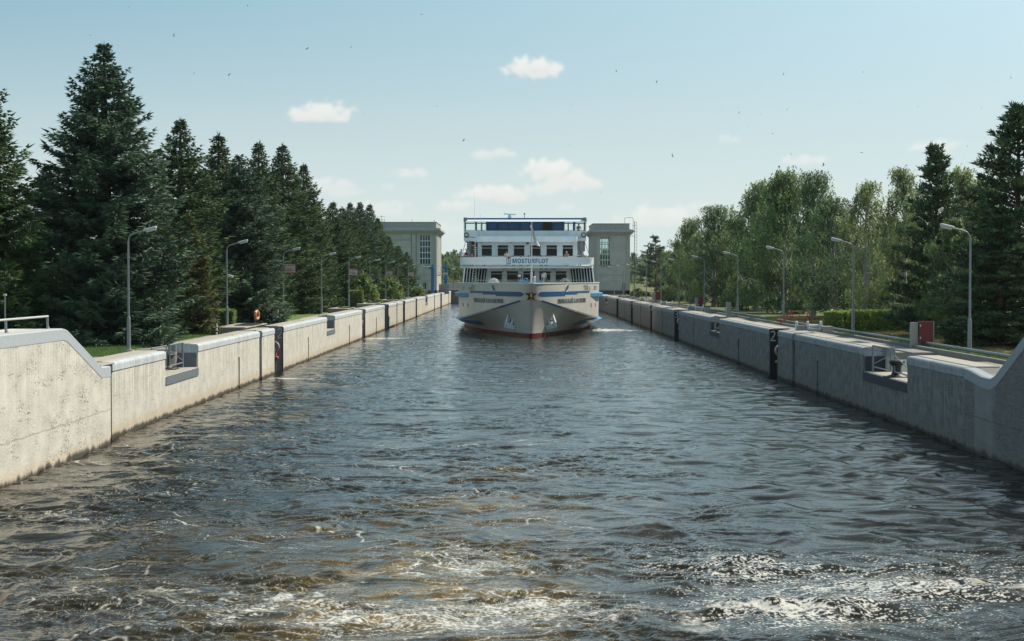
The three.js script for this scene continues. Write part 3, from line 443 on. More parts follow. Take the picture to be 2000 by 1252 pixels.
function pineGeo(seed, H, R, o = {}) {
  const r = rng(seed), L = new Leaves(), T = [], tone = o.tone ?? [[0.04, 0.068, 0.03], [0.15, 0.225, 0.095]], base = o.base ?? 0.12;
  T.push(new THREE.CylinderGeometry(0.04, 0.2, H * 0.97, 8).translate(0, H * 0.485, 0));
  for (let y = H * base; y < H - 0.3; y += (o.gap ?? 0.62) * (0.7 + 0.6 * r()) * lerp(1.1, 0.8, y / H)) {
    const t = y / H, prof = Math.pow(Math.min(1, (1 - t) * 1.35), 0.8), nb = 4 + (o.more ?? 0) + Math.floor(3 * r());
    for (let b = 0; b < nb; b++) {
      const az = r() * 6.283, len = Math.max(0.4, R * prof * (0.5 + 0.65 * r())), cx = Math.cos(az), cz = Math.sin(az), e = lerp(0.0, 0.6, t) + (r() - 0.5) * 0.3;
      T.push(bar([0, y, 0], [cx * len, y + e * len, cz * len], 0.045, 0.015, 4));
      const n = Math.max(3, Math.round(len / 0.2));
      for (let i = 0; i < n; i++) {
        const s = lerp(0.3, 1.04, (i + r()) / n), w = len * 0.30 * (1.2 - s), sx = (r() - 0.5) * 2 * w, x = cx * s * len - cz * sx, z = cz * s * len + cx * sx, yy = y + e * s * len + 0.1 * r(), k = scl(mixc(tone[0], tone[1], r()), 0.8 + 0.4 * r());
        for (let q = 0; q < 3; q++) shoot(L, r, x + (r() - 0.5) * 0.3, yy + (r() - 0.3) * 0.2, z + (r() - 0.5) * 0.3, cx * 0.5 + (r() - 0.5), 0.45, cz * 0.5 + (r() - 0.5), 0.34, 0.05, 4, scl(k, 0.8), scl(k, 1.25));
      }
    }
  }
  shoot(L, r, 0, H - 0.4, 0, 0, 1, 0, 0.5, 0.06, 10, tone[0], tone[1]);
  return { crown: L.geo(), trunk: flat(T) };
}
function treeOf(name, geo, crownMat, barkMat, label, group) {
  const t = thing(name, label, name.includes('bush') ? 'bush' : 'tree', [0, 0, 0], 0, group);
  part('trunk', geo.trunk, barkMat, t); part('crown', geo.crown, crownMat, t); return t;
}
// [pixel of the top, its distance, crown radius] -> a spot on the bank and a height
const spot = (px, py, d) => { const p = at(px, py, d); return { x: p.x, z: -d, h: p.y - GROUND }; };
const BLUE = [[0.026, 0.050, 0.027], [0.185, 0.295, 0.165]], GREEN = [[0.026, 0.050, 0.017], [0.165, 0.255, 0.088]], OLIVE = [[0.05, 0.066, 0.02], [0.22, 0.235, 0.075]];
const kinds = {};
const kindOf = (k, make) => kinds[k] ??= make();
{
  const G = 'dark spruces in a row along the left bank';
  const list = [ // top px, py, distance, radius, kind, turn, label
    [-38, 118, 79, 2.9, 'green', 0.4, 'dark spruce cut off by the left edge of the photo'],
    [203, 82, 83, 3.75, 'big', 0, 'tallest and broadest spruce, behind the nearest left lamp post'],
    [90, 330, 96, 3.0, 'blue', 1.0, 'spruce half hidden between the tallest spruce and the one at the left edge'],
    [352, 228, 113, 3.1, 'green', 2.0, 'tall pointed spruce next right of the tallest one'],
    [300, 400, 104, 2.6, 'green', 4.0, 'spruce filling the gap low behind the tallest spruce'],
    [367, 415, 97, 1.5, 'cone', 0, 'small yellowish spruce covered in brown cones, in front of the row'],
    [427, 256, 122, 2.9, 'conetop', 1.2, 'spruce with a crown top full of brown cones'],
    [467, 302, 120, 3.0, 'blue', 2.2, 'broad blue-grey spruce behind the second left lamp post'],
    [505, 274, 133, 2.7, 'green', 3.4, 'slim spruce top between the blue-grey spruce and the blunt pair'],
    [551, 277, 142, 3.1, 'conetop', 5.0, 'blunt-topped spruce behind the 200 sign'],
    [593, 318, 150, 2.7, 'green', 1.6, 'spruce right of the 200 sign, its side sloping down to the gap'],
    [618, 395, 170, 2.2, 'green', 0.2, 'lower spruce at the foot of the slope right of the 200 sign'],
    [650, 392, 182, 2.5, 'green', 2.8, 'spruce left of the 150 sign, first of the far group'],
    [668, 402, 188, 2.4, 'conetop', 0.7, 'spruce just above the 150 sign'],
    [684, 394, 198, 2.5, 'green', 4.4, 'spruce behind the 150 sign with a narrow tip'],
    [703, 395, 212, 2.6, 'blue', 1.1, 'bluish spruce right of the 150 sign'],
    [722, 397, 226, 2.6, 'green', 3.0, 'last tall spruce before the left tower'],
    [738, 424, 238, 2.3, 'green', 5.2, 'spruce whose top meets the roof line of the left tower'],
    [759, 459, 256, 2.3, 'conetop', 2.1, 'spruce behind the third distance sign'],
    [778, 478, 276, 2.2, 'conetop', 3.8, 'brownish spruce before the left tower wall'],
    [794, 491, 294, 2.1, 'green', 0.9, 'smallest spruce, nearest to the window of the left tower'],
  ];
  const make = { big: () => spruceGeo(101, 14.6, 3.75, { step: 0.33, fine: 1.15, tone: BLUE, pow: 1.6 }), green: () => spruceGeo(102, 13, 3.0, { tone: GREEN, step: 0.36 }), blue: () => spruceGeo(103, 12, 2.9, { tone: BLUE, step: 0.36, pow: 1.9 }), cone: () => spruceGeo(104, 7.6, 2.0, { tone: OLIVE, cones: 0.75, coneFrom: 0.15, step: 0.34 }), conetop: () => spruceGeo(105, 13, 2.9, { tone: GREEN, cones: 0.5, coneFrom: 0.68, step: 0.37 }) };
  const nominal = { big: [14.6, 3.75], green: [13, 3], blue: [12, 2.9], cone: [7.6, 2], conetop: [13, 2.9] }, first = {};
  for (const [px, py, d0, R0, k, turn, label] of list) {
    const d = d0 * (d0 >= 130 ? 1.12 : 1), R = R0 * (d0 >= 130 ? 1.12 : 1), s = spot(px, py, d); let t;
    if (!first[k]) t = first[k] = treeOf('spruce_tree', kindOf(k, make[k]), needleMat, barkDark, label, G); else t = copyOf(first[k], undefined, undefined, label);
    t.position.set(s.x, GROUND - 0.05, s.z); t.rotation.y = turn; t.scale.set(1.5 * R / nominal[k][1], s.h / nominal[k][0], 1.5 * R / nominal[k][1]);
  }
}
{
  const G = 'weeping birches along the right bank';
  const list = [ // top px, py, d, R, kind
    [1395, 402, 200, 3.5, 'b4', 0.3, 'birch furthest left on the right bank, beside the slender pine'],
    [1352, 428, 226, 3.0, 'b2', 1.0, 'pale low birch at the left end of the right bank trees'],
    [1330, 470, 246, 2.7, 'b1', 2.2, 'small birch peeping out left of the others, right of the pine'],
    [1432, 430, 198, 2.5, 'b2', 4.0, 'thin birch in the gap between the two big birch clumps'],
    [1478, 358, 176, 3.5, 'b2', 2.6, 'birch forming the left shoulder of the biggest birch clump'],
    [1534, 332, 162, 3.9, 'b1', 1.7, 'tallest birch in the middle of the biggest clump'],
    [1590, 336, 146, 2.7, 'b4', 0.2, 'birch with a rounded top right of the tallest one'],
    [1628, 385, 136, 2.6, 'b4', 3.2, 'birch at the right flank of the biggest clump, left of the hedge lamp'],
    [1692, 352, 128, 2.5, 'b3', 0, 'airy birch with the sky showing through its thin top'],
    [1768, 325, 122, 2.4, 'b3', 2.4, 'birch left of the dark pine with pale drooping twigs'],
    [1872, 325, 108, 2.3, 'b3', 4.2, 'yellowish birch right of the dark pine, above the red cabinet'],
    [1872, 430, 94, 1.8, 'b2', 5.1, 'lower birch hanging in front of the dark pine'],
    [1925, 345, 112, 2.2, 'b1', 0.9, 'birch showing between the dark pine and the pine at the right edge'],
    [1730, 420, 140, 2.8, 'b1', 2.9, 'deep green birch in the shade behind the hedge'],
    [1660, 430, 150, 3.2, 'b2', 5.5, 'dark birch behind the left end of the hedge'],
    [1800, 440, 132, 3.0, 'b1', 4.7, 'shaded birch behind the right end of the hedge'],
    [1500, 420, 172, 3.2, 'b4', 3.9, 'shaded birch behind the red steps'],
    [1400, 450, 205, 3.0, 'b2', 0.6, 'shaded birch behind the far red cabinets'],
  ];
  const make = { b1: () => birchGeo(201, 12, 3.2, { limbs: 105, mult: 1.35 }), b2: () => birchGeo(202, 11.5, 2.8, { limbs: 92, mult: 1.35, tone: [[0.091, 0.14, 0.039], [0.323, 0.409, 0.14]] }), b4: () => birchGeo(204, 12, 2.8, { limbs: 100, mult: 1.2, hang: 0.5, leaf: 0.16, tone: [[0.05, 0.092, 0.026], [0.20, 0.31, 0.10]] }), b3: () => birchGeo(203, 12, 2.7, { limbs: 56, mult: 1.15, hang: 1.2, tone: [[0.104, 0.14, 0.044], [0.366, 0.421, 0.171]] }) }, nominal = { b1: [12, 3.2], b2: [11.5, 2.8], b3: [12, 2.7], b4: [12, 2.8] }, first = {};
  for (const [px, py, d, R, k, turn, label] of list) {
    const s = spot(px, py, d); let t;
    if (!first[k]) t = first[k] = treeOf('birch_tree', kindOf(k, make[k]), leafMat, barkBirch, label, G); else t = copyOf(first[k], undefined, undefined, label);
    t.position.set(s.x, GROUND - 0.05, s.z); t.rotation.y = turn; t.scale.set(1.18 * R / nominal[k][1], s.h / nominal[k][0], 1.18 * R / nominal[k][1]);
  }
}
{
  const G = 'pines on the right bank', p1 = pineGeo(301, 12, 3.0, { base: 0.03, gap: 0.30, more: 2 }), p2 = pineGeo(302, 8.6, 2.6, { base: 0.06, gap: 0.62, tone: [[0.045, 0.07, 0.04], [0.14, 0.19, 0.105]] });
  const put = (t, px, py, d, R, nom, turn) => { const s = spot(px, py, d); t.position.set(s.x, GROUND - 0.05, s.z); t.rotation.y = turn; t.scale.set(R / nom[1], s.h / nom[0], R / nom[1]); };
  const a = treeOf('pine_tree', p1, needleMat, barkPine, 'big dark pine cut off by the right edge of the photo', G); put(a, 1990, 205, 84, 3.7, [12, 3], 0.5);
  put(copyOf(a, undefined, undefined, 'dark pine rising above the birches over the red cabinet'), 1829, 283, 97, 2.5, [12, 3], 2.3);
  put(copyOf(a, undefined, undefined, 'low pine with branches to the ground right of the red cabinet'), 1955, 420, 82, 3.0, [12, 3], 4.0);
  const b = treeOf('pine_tree', p2, needleMat, barkPine, 'slender open pine with a reddish trunk beside the right tower', G); put(b, 1281, 460, 264, 3.5, [8.6, 2.6], 0.2);
}
// hedges and bushes
function hedgeGeo(seed, w, h, d, n, tone, size = 0.13) {
  const r = rng(seed), L = new Leaves();
  for (let i = 0; i < n; i++) {
    const f = r(); let x = (r() - 0.5) * w, y = r() * h, z = (r() - 0.5) * d;
    if (f < 0.42) y = h * (0.97 + 0.06 * r()); else if (f < 0.74) z = (r() < 0.8 ? 1 : -1) * d * (0.46 + 0.06 * r()); else if (f < 0.9) x = (r() < 0.5 ? 1 : -1) * w * (0.49 + 0.012 * r());
    const lump = 0.06 * n1(x * 1.3, z * 1.3 + y), k = scl(mixc(tone[0], tone[1], clamp(r() * 0.7 + 0.3 * y / h, 0, 1)), 0.8 + 0.4 * r());
    leafTri(L, r, x, Math.max(0.05, y + lump), z + lump, size * (0.7 + 0.7 * r()), k, -0.1 - 0.5 * r());
  }
  return L.geo();
}
function bushGeo(seed, n, tone, size = 0.13) {
  const r = rng(seed), L = new Leaves();
  for (let i = 0; i < n; i++) { const a = r() * 6.283, e = r() * 1.5, q = (0.6 + 0.42 * Math.pow(r(), 0.5)) * (0.85 + 0.25 * n1(a * 1.5, e * 2 + seed)); leafTri(L, r, Math.cos(a) * Math.cos(e) * q, Math.sin(e) * q + 0.05, Math.sin(a) * Math.cos(e) * q, size * (0.7 + 0.6 * r()), scl(mixc(tone[0], tone[1], r()), 0.8 + 0.4 * r()), 0.1); }
  return L.geo();
}
const HEDGE = [[0.11, 0.17, 0.028], [0.43, 0.53, 0.10]], LIME = [[0.09, 0.15, 0.024], [0.24, 0.32, 0.065]];
function hedge(label, x, z, turn, w, h, d, n, tone, seed) {
  const t = thing('hedge', label, 'hedge', [x, GROUND, z], turn); part('foliage', hedgeGeo(seed, w, h, d, n, tone), leafMat, t); part('stems', bx(w * 0.94, h * 0.8, d * 0.5, 0, h * 0.4, 0), std(0.02, 0.026, 0.012, 1), t); return t;
}
hedge('long clipped green hedge on the right bank behind the orange lifebuoy', 23.6, -107, 0.62, 9.4, 1.25, 1.5, 26000, HEDGE, 401);
hedge('short clipped light green hedge beside the second left lamp post', -18.9, -109, 0.1, 1.5, 1.25, 2.4, 7000, LIME, 402);
hedge('clipped light green hedge below the 150 sign on the left bank', -17.9, -190, 0.1, 1.6, 1.9, 3, 7000, LIME, 403);
{
  const bg = bushGeo(411, 2600, LIME, 0.15), spots = [[345, 655, 97, 0.75, 'light green bush at the right foot of the tallest spruce'], [38, 640, 72, 0.6, 'light green bush behind the railing at the far left'], [815, 573, 285, 1.9, 'rounded green bush before the left tower'], [760, 585, 236, 2.3, 'dull green rounded bush below the third distance sign'], [1245, 575, 300, 1.6, 'sunlit bush beside the ladder of the right tower'], [1865, 668, 84, 0.7, 'small leafy bush right of the near red cabinet'], [705, 585, 205, 2.6, 'yellow-green leafy shrub behind the 150 sign'], [1310, 580, 250, 2.3, 'leafy shrub at the left end of the birches']];
  let first; for (const [px, py, d, s, label] of spots) { const p = at(px, py, d); const t = first ? copyOf(first, undefined, undefined, label) : (first = thing('bush', label, 'bush'), part('foliage', bg, leafMat, first), part('stems', new THREE.ConeGeometry(0.35, 0.8, 7).translate(0, 0.35, 0), barkDark, first), first); t.position.set(p.x, GROUND, -d); t.rotation.y = px; t.scale.setScalar(s); if (px === 705 || px === 760) t.scale.y = s * 1.5; }
}
// grass blades where the turf is near
{
  const r = rng(501), L = new Leaves();
  for (let i = 0; i < 14; i++) { const a = r() * 6.283, x = (r() - 0.5) * 0.3, z = (r() - 0.5) * 0.3, h = 0.08 + 0.13 * r(), k = mixc([0.08, 0.15, 0.024], [0.19, 0.28, 0.06], r()); L.tri(x - 0.012 * Math.cos(a), 0, z - 0.012 * Math.sin(a), x + 0.012 * Math.cos(a), 0, z + 0.012 * Math.sin(a), x + (r() - 0.5) * 0.1, h, z + (r() - 0.5) * 0.1, k, scl(k, 1.3)); }
  const dryL = new Leaves(); dryL.p = L.p; for (let i = 0; i < L.c.length; i += 3) dryL.c.push(0.22 * (0.7 + 0.6 * r()), 0.19 * (0.8 + 0.3 * r()), 0.075);
  const put = (n, f, src = L) => { const g = new THREE.InstancedMesh(src.geo(), leafMat, n), m = new THREE.Matrix4(), q = new THREE.Quaternion(), up = V(0, 1, 0); g.name = numbered('grass'); for (let i = 0; i < n; i++) { const [x, d, s] = f(); m.compose(V(x, GROUND, -d), q.setFromAxisAngle(up, r() * 7), V(s, s, s)); g.setMatrixAt(i, m); } g.receiveShadow = g.castShadow = true; scene.add(stuff(g)); return g; };
  tag(put(15000, () => [-17.65 - 3.2 * Math.pow(r(), 1.4), 56 + 70 * Math.pow(r(), 1.3), 0.6 + 0.8 * r()]), 'short green grass on the left bank below the spruces', 'grass');
  tag(put(9000, () => [18.9 + 1.9 * Math.pow(r(), 1.6), 52 + 110 * Math.pow(r(), 1.3), 0.6 + 0.9 * r()]), 'patchy green grass along the right quay under the pipe', 'grass'); tag(put(9000, () => [19.6 + 8 * r(), 52 + 90 * Math.pow(r(), 1.2), 0.5 + 0.7 * r()], dryL), 'dry yellowish grass before the right hedge', 'grass');
}
// far wooded rise behind the lock
{
  const r = rng(601), g0 = birchGeo(602, 9, 3.6, { limbs: 26, dens: 0.8, leaf: 0.5, hang: 0.5, low: 0.2 }).crown;
  const hillAt = (x, d) => Math.max(0, (x < 0 ? 14 : 11) * smooth(650, 1300, d) * (0.75 + 0.35 * n1(x * 0.004, d * 0.002)));
  const hg = new THREE.PlaneGeometry(1, 1, 60, 30), p = hg.attributes.position; for (let i = 0; i < p.count; i++) { const x = lerp(-500, 700, p.getX(i) + 0.5), d = lerp(520, 1500, p.getY(i) + 0.5); p.setXYZ(i, x, GROUND - 0.6 + hillAt(x, d), -d); } hg.computeVertexNormals(); structure('hill', hg, grassR);
  const n = 1500, m = new THREE.Matrix4(), q = new THREE.Quaternion(), f = new THREE.InstancedMesh(g0, leafMat, n); f.name = 'far_wood';
  for (let i = 0; i < n; i++) { const d = lerp(600, 1450, Math.pow(r(), 0.8)), x = (r() - 0.42) * d * 0.42, s = 0.75 + 0.7 * r(); m.compose(V(x, GROUND - 0.8 + hillAt(x, d), -d), q.setFromAxisAngle(V(0, 1, 0), r() * 7), V(s, s * (0.85 + 0.4 * r()), s)); f.setMatrixAt(i, m); }
  f.castShadow = f.receiveShadow = true; scene.add(stuff(f)); tag(f, 'hazy far green wood on the rise behind the lock', 'wood');
  // the belt of trees behind the right bank
  const w2 = new THREE.InstancedMesh(kinds.b1.crown, leafMat, 46); w2.name = 'tree_belt'; for (let i = 0; i < 46; i++) { const d = lerp(180, 420, r()), x = 30 + 14 * r() + (d - 180) * 0.10, s = 0.75 + 0.3 * r(); m.compose(V(x, GROUND - 0.1, -d), q.setFromAxisAngle(V(0, 1, 0), r() * 7), V(s * 1.2, s * 0.8, s * 1.2)); w2.setMatrixAt(i, m); } scene.add(stuff(w2)); tag(w2, 'dense green trees closing the view behind the birches on the right', 'wood');
}
// ---------------------------------------------------------------- lamp posts
const leftLampD = [76.2, 102.3, 127.4, 152.6, 177.9, 203.8, 229, 253, 277.6, 302, 327], rightLampD = [72.3, 97.2, 122.3, 147.4, 173.2, 199.5, 224, 249, 275, 301, 329];
function lampPost(label, group) {
  const t = thing('street_lamp', label, 'lamp post', [0, 0, 0], 0, group), H = 5.05;
  part('base', [rb(0.42, 0.16, 0.42, 0, 0.06, 0, 0.02), new THREE.CylinderGeometry(0.11, 0.12, 0.1, 12).translate(0, 0.18, 0)], M.conc, t);
  part('pole', [new THREE.CylinderGeometry(0.085, 0.095, 1.45, 14).translate(0, 0.85, 0), new THREE.CylinderGeometry(0.055, 0.085, 0.1, 14).translate(0, 1.62, 0), new THREE.CylinderGeometry(0.045, 0.055, H - 1.62, 12).translate(0, 1.62 + (H - 1.62) / 2, 0), new THREE.CylinderGeometry(0.062, 0.062, 0.08, 12).translate(0, 4.35, 0)], M.pole, t);
  part('arm', tubeOf([[0, H - 0.05, 0], [0.03, H + 0.16, 0], [0.14, H + 0.31, 0], [0.34, H + 0.39, 0], [0.75, H + 0.5, 0]], 0.036, 20, 8), M.pole, t);
  const head = part('lamp_head', rb(0.62, 0.12, 0.24, 0, 0.03, 0, 0.05), M.lampHead, t); head.position.set(1.0, H + 0.55, 0); head.rotation.z = 0.24;
  const lens = part('lens', rb(0.46, 0.07, 0.19, 0.03, -0.06, 0, 0.03), M.lens, head); lens.receiveShadow = true; return t;
}
{
  const GL = 'lamp posts along the left bank', GR = 'lamp posts along the right bank', ord = ['nearest', 'second', 'third', 'fourth', 'fifth', 'sixth', 'seventh', 'eighth', 'ninth', 'tenth', 'eleventh'];
  const wl = ['before the tallest spruce', 'with the small camera, beside the clipped hedge', 'carrying the 200 sign', 'whose pole is lost among the spruces', 'carrying the 150 sign', 'between the 150 sign and the third sign', 'carrying the third distance sign', 'between the third and the fourth sign', 'carrying the last distance sign', 'before the left tower', 'beside the blue gate column'];
  const wr = ['right of the near red cabinet', 'before the clipped hedge', 'beside the red steps', 'just right of the concrete pillar', 'beside the second red cabinet', 'right of the slender pine', 'before the slender pine', 'left of the third red cabinet', 'below the ladder of the right tower', 'before the right tower', 'before the right tower close to the ship'];
  const l0 = lampPost('', GL); leftLampD.forEach((d, i) => { const t = i ? copyOf(l0) : l0; t.userData.label = `${ord[i]} lamp post on the left bank, ${wl[i]}`; t.position.set(-17.5, GROUND, -d); t.rotation.y = 0; });
  rightLampD.forEach((d, i) => { const t = copyOf(l0); t.userData.group = GR; t.userData.label = `${ord[i]} lamp post on the right bank, ${wr[i]}`; t.position.set(19.62, GROUND, -d); t.rotation.y = Math.PI; });
  const cam = thing('security_camera', 'small white camera on the second left lamp post', 'camera', [-17.38, GROUND + 3.55, -102.2]); part('housing', rb(0.34, 0.15, 0.16, 0.14, 0, 0, 0.04), M.white, cam); part('bracket', bar([-0.07, 0.0, 0], [0.05, 0.02, 0], 0.03), M.grey, cam); cam.rotation.z = -0.3;
}
// distance signs on the lamp posts
{
  const G = 'red-framed distance signs on the left lamp posts', ink = std(0.42, 0.035, 0.045, 0.6), face = std(0.60, 0.60, 0.59, 0.5, { map: mott(0.5) });
  [[127.4, '200', 'upper white red-framed sign reading 200, nearest of the signs'], [177.9, '150', 'white red-framed sign reading 150, second of the signs'], [229, '100', 'white red-framed sign reading 100, third of the signs'], [277.6, '50', 'white red-framed sign reading 50, furthest of the signs']].forEach(([d, n, label], i) => {
    const p = at(565.5, 524, 127.4), s = thing('distance_sign', label, 'sign', [-17.03, p.y - (i ? 0.1 : 0), -d + 0.09], 0, G);
    part('panel', rb(0.94, 0.68, 0.02, 0, 0, 0, 0.008), face, s);
    part('frame', [bx(0.98, 0.05, 0.03, 0, 0.335, 0.004), bx(0.98, 0.05, 0.03, 0, -0.335, 0.004), bx(0.05, 0.62, 0.03, 0.465, 0, 0.004), bx(0.05, 0.62, 0.03, -0.465, 0, 0.004)], ink, s);
    part('lettering', [lettering('ДО ВОРОТ', 0.115, 'sans_bold', 0.006).translate(0, 0.2, 0.011), lettering(n, 0.27, 'sans_bold', 0.006).translate(-0.1, -0.1, 0.011), lettering('м', 0.13, 'sans_bold', 0.006).translate(0.3, -0.17, 0.011)], ink, s);
    for (const y of [0.2, -0.2]) part('bracket', bar([-0.5, y, -0.06], [-0.4, y, -0.01], 0.02), M.steel, s);
  });
}
// mooring niches: gates and bollards
function nicheSet(side, x0, a, b, where, detail) {
  const L = b - a, xr = x0 + side * (side < 0 ? 0.6 : 0.32), mid = -(a + b) / 2, leaves = [[a + 0.15, (a + b) / 2 - 0.5], [(a + b) / 2 + 0.25, b - 0.45]];
  leaves.forEach(([p, q], i) => {
    const g = thing('railing_gate', `grey tubular railing leaf, ${i ? 'far' : 'near'} half, in the ${where}`, 'railing', [xr, FLOOR + 0.03, 0], 0, 'railing leaves in the mooring niches'), h = TOP - FLOOR + 0.06, lo = 0.22;
    part('frame', [bar([0, h, -p], [0, h, -q], 0.032), bar([0, lo, -p], [0, lo, -q], 0.028), bar([0, lo, -p], [0, h, -p], 0.03), bar([0, lo, -q], [0, h, -q], 0.03)], M.grey, g);
    part('brace', i ? bar([0, h - 0.25, -p], [0, lo + 0.1, -q], 0.024) : bar([0, lo + 0.1, -p], [0, h - 0.25, -q], 0.024), M.grey, g);
    part('post', bar([0, 0, i ? -q : -p], [0, h, i ? -q : -p], 0.045), M.grey, g);
  });
  if (detail) {
    const bl = thing('bollard', `black cast mooring bollard in the ${where}`, 'bollard', [x0 + side * (side < 0 ? 1.0 : 0.45), FLOOR + 0.03, mid + (side < 0 ? -1.6 : 0.35)], 0, 'black mooring bollards');
    part('body', new THREE.LatheGeometry([[0, 0], [0.42, 0], [0.42, 0.05], [0.24, 0.1], [0.17, 0.28], [0.18, 0.44], [0.30, 0.56], [0.33, 0.64], [0.29, 0.70], [0, 0.72]].map(([x, y]) => new THREE.Vector2(x, y)), 24), M.black, bl); part('base_plate', rb(0.95, 0.04, 0.95, 0, 0.01, 0, 0.015), M.dark, bl);
  }
}
nicheSet(-1, XL, dl(322), dl(385.5), 'nearest left wall niche', true); nicheSet(1, XR, dr(1773), dr(1687), 'nearest right wall niche', true);
nicheSet(-1, XL, dl(638), dl(653.5), 'second left wall niche', true); nicheSet(1, XR, dr(1405), dr(1387), 'second right wall niche', true);
// floating mooring hooks in the slots
{
  const pink = std(0.55, 0.36, 0.33, 0.5), redP = std(0.5, 0.09, 0.08, 0.5);
  const mk = (side, x0, d, y, label) => { const t = thing('floating_bollard', label, 'mooring hook', [x0 + side * 0.3, y, -d], 0, 'mooring hooks in the wall slots'); part('hook', ringOf(0.27, 0.075, 20, 8).rotateY(0.5 * side).translate(0, 0.42, 0), pink, t); part('body', [rb(0.42, 0.16, 0.5, 0, -0.26, 0, 0.06), new THREE.CylinderGeometry(0.1, 0.12, 0.5, 10).translate(0, -0.05, 0)], redP, t); part('float', new THREE.CylinderGeometry(0.28, 0.28, 1.4, 16).translate(side * 0.2, -1.0, -0.2), M.dark, t); };
  mk(-1, XL, dl(546), 1.15, 'pale ring hook with red base in the left slot marked 2'); mk(1, XR, dr(1512.5), 1.15, 'pale ring hook with red base in the right slot marked 2'); mk(-1, XL, dl(709.5), 1.15, 'pale ring hook in the left slot marked 3'); mk(1, XR, dr(1322), 1.35, 'pale ring hook in the right slot marked 3');
}
// concrete boxes over the slots of the left wall
{
  const G = 'low concrete boxes over the slots of the left wall', S = [[97.6, 106.3, 'nearest low concrete box on the left wall, by the slot marked 2'], [157.5, 165, 'second low concrete box on the left wall, below the 150 sign'], [186, 197, 'third low concrete box on the left wall, right of the 150 sign'], [218, 226, 'fourth low concrete box on the left wall, below the third sign'], [247, 254, 'furthest low concrete box on the left wall, below the last sign']];
  S.forEach(([a, b, label]) => { const t = thing('slot_cover', label, 'concrete box', [0, 0, 0], 0, G), mid = -(a + b) / 2; part('body', rb(1.7, 1.0, b - a, -16.6, 2.42, mid, 0.03), M.concDark, t); part('slab', rb(1.85, 0.07, b - a + 0.1, -16.55, 2.955, mid, 0.02), M.conc, t); part('hatch', [bx(1.1, 0.05, 1.6, -16.2, 3.02, mid - 1.4), bx(1.1, 0.05, 1.6, -16.2, 3.02, mid + 0.6)], M.black, t); });
}
// rollers and blocks beside the slots of the right wall
{
  const G = 'white fairlead rollers on the right quay', S = [[96.5, 1, 'white fairlead rollers on a concrete block before the red steps'], [156.5, 1, 'white fairlead rollers by the second red cabinet'], [186, 0.9, 'white fairlead rollers left of the second red cabinet'], [217, 0.9, 'white fairlead rollers by the third red cabinet'], [262, 0.9, 'furthest white fairlead rollers, near the right tower']];
  const mk = (label) => { const t = thing('mooring_fairlead', label, 'fairlead', [0, 0, 0], 0, G);
    for (const x of [-0.75, 0.2, 1.3]) part('cheek_plate', new THREE.ExtrudeGeometry(new THREE.Shape([[-0.3, 0], [0.3, 0], [0.2, 0.55], [0.05, 0.78], [-0.12, 0.74], [-0.2, 0.5]].map((p) => new THREE.Vector2(...p))), { depth: 0.14, bevelEnabled: true, bevelSize: 0.02, bevelThickness: 0.02, bevelSegments: 1 }).rotateY(Math.PI / 2).translate(x, 0, 0), M.white, t);
    part('roller_box', rb(0.85, 0.42, 0.7, -0.3, 0.24, 0, 0.04), M.grey, t); part('roller', new THREE.CylinderGeometry(0.13, 0.13, 0.9, 14).rotateZ(Math.PI / 2).translate(0.8, 0.4, 0), M.white, t); part('foot', rb(0.95, 0.2, 1.1, 0.75, 0.06, 0.6, 0.03), M.steel, t); part('block', rb(0.9, 0.5, 1.5, 1.75, 0.14, 0.5, 0.03), M.conc, t); return t; };
  let first; S.forEach(([d, s, label]) => { const t = first ? copyOf(first, undefined, undefined, label) : (first = mk(label)); t.position.set(16.7, TOP + 0.03, -d); t.scale.setScalar(s * 0.68); });
}
// lifebuoys
{
  const mk = (label, p, lean, turn) => { const t = thing('lifebuoy_post', label, 'lifebuoy', p, turn, 'orange lifebuoys on posts'); part('post', bar([0, 0, 0], [lean, 1.32, 0], 0.035), M.pole, t); const b = part('ring', ringOf(0.25, 0.085, 26, 10), M.orange, t); b.position.set(lean * 0.86 + 0.1, 1.1, 0.06); const s = []; for (let i = 0; i < 4; i++) s.push(new THREE.TorusGeometry(0.25, 0.089, 10, 4, 0.3).rotateZ(i * 1.571 + 0.6)); part('band', s, M.white, b); b.rotation.y = 1.15; return t; };
  const a = at(498.5, 639, 104); mk('orange lifebuoy on a thin post beside the left slot marked 2', [a.x, GROUND, -104], 0, 0.15); const b = at(1614, 646, 106.5); mk('orange lifebuoy on a leaning post before the right hedge', [b.x, GROUND, -106.5], 0.28, 0.1);
}
{ const p = at(423, 655, 97), t = thing('marker_post', 'thin white post with black bands on the left grass', 'marker post', [p.x, GROUND, -97]); part('post', bar([0, 0, 0], [0, 0.78, 0], 0.055, 0.055, 14), M.white, t); part('band', [bar([0, 0.28, 0], [0, 0.36, 0], 0.058, 0.058, 14), bar([0, 0.52, 0], [0, 0.56, 0], 0.058, 0.058, 14)], M.black, t);
  const q = at(10, 640, 66), u = thing('marker_post', 'thin grey post behind the railing at the far left', 'post', [q.x, 3.0, -66]); part('post', bar([0, -0.6, 0], [0, 2.15, 0], 0.03), M.pole, u); part('cap', rb(0.12, 0.08, 0.12, 0, 2.18, 0, 0.02), M.lampHead, u); }
// concrete pillars
{
  const mk = (label, x, d, w, h) => { const t = thing('concrete_pillar', label, 'pillar', [x, GROUND + 0.06, -d], 0.05, 'square concrete pillars'); part('shaft', rb(w, h, w * 1.1, 0, h / 2, 0, 0.02), M.beige, t); part('cap', rb(w * 1.04, 0.04, w * 1.14, 0, h + 0.015, 0, 0.012), M.conc, t); return t; };
  const a = at(538, 630, 119); mk('square concrete pillar on the left quay, left of the 200 sign', a.x, 119, 0.4, 1.22); const b = at(1423, 620, 143); mk('square concrete pillar on the right bank, left of a lamp post', b.x, 143, 0.38, 1.25);
}
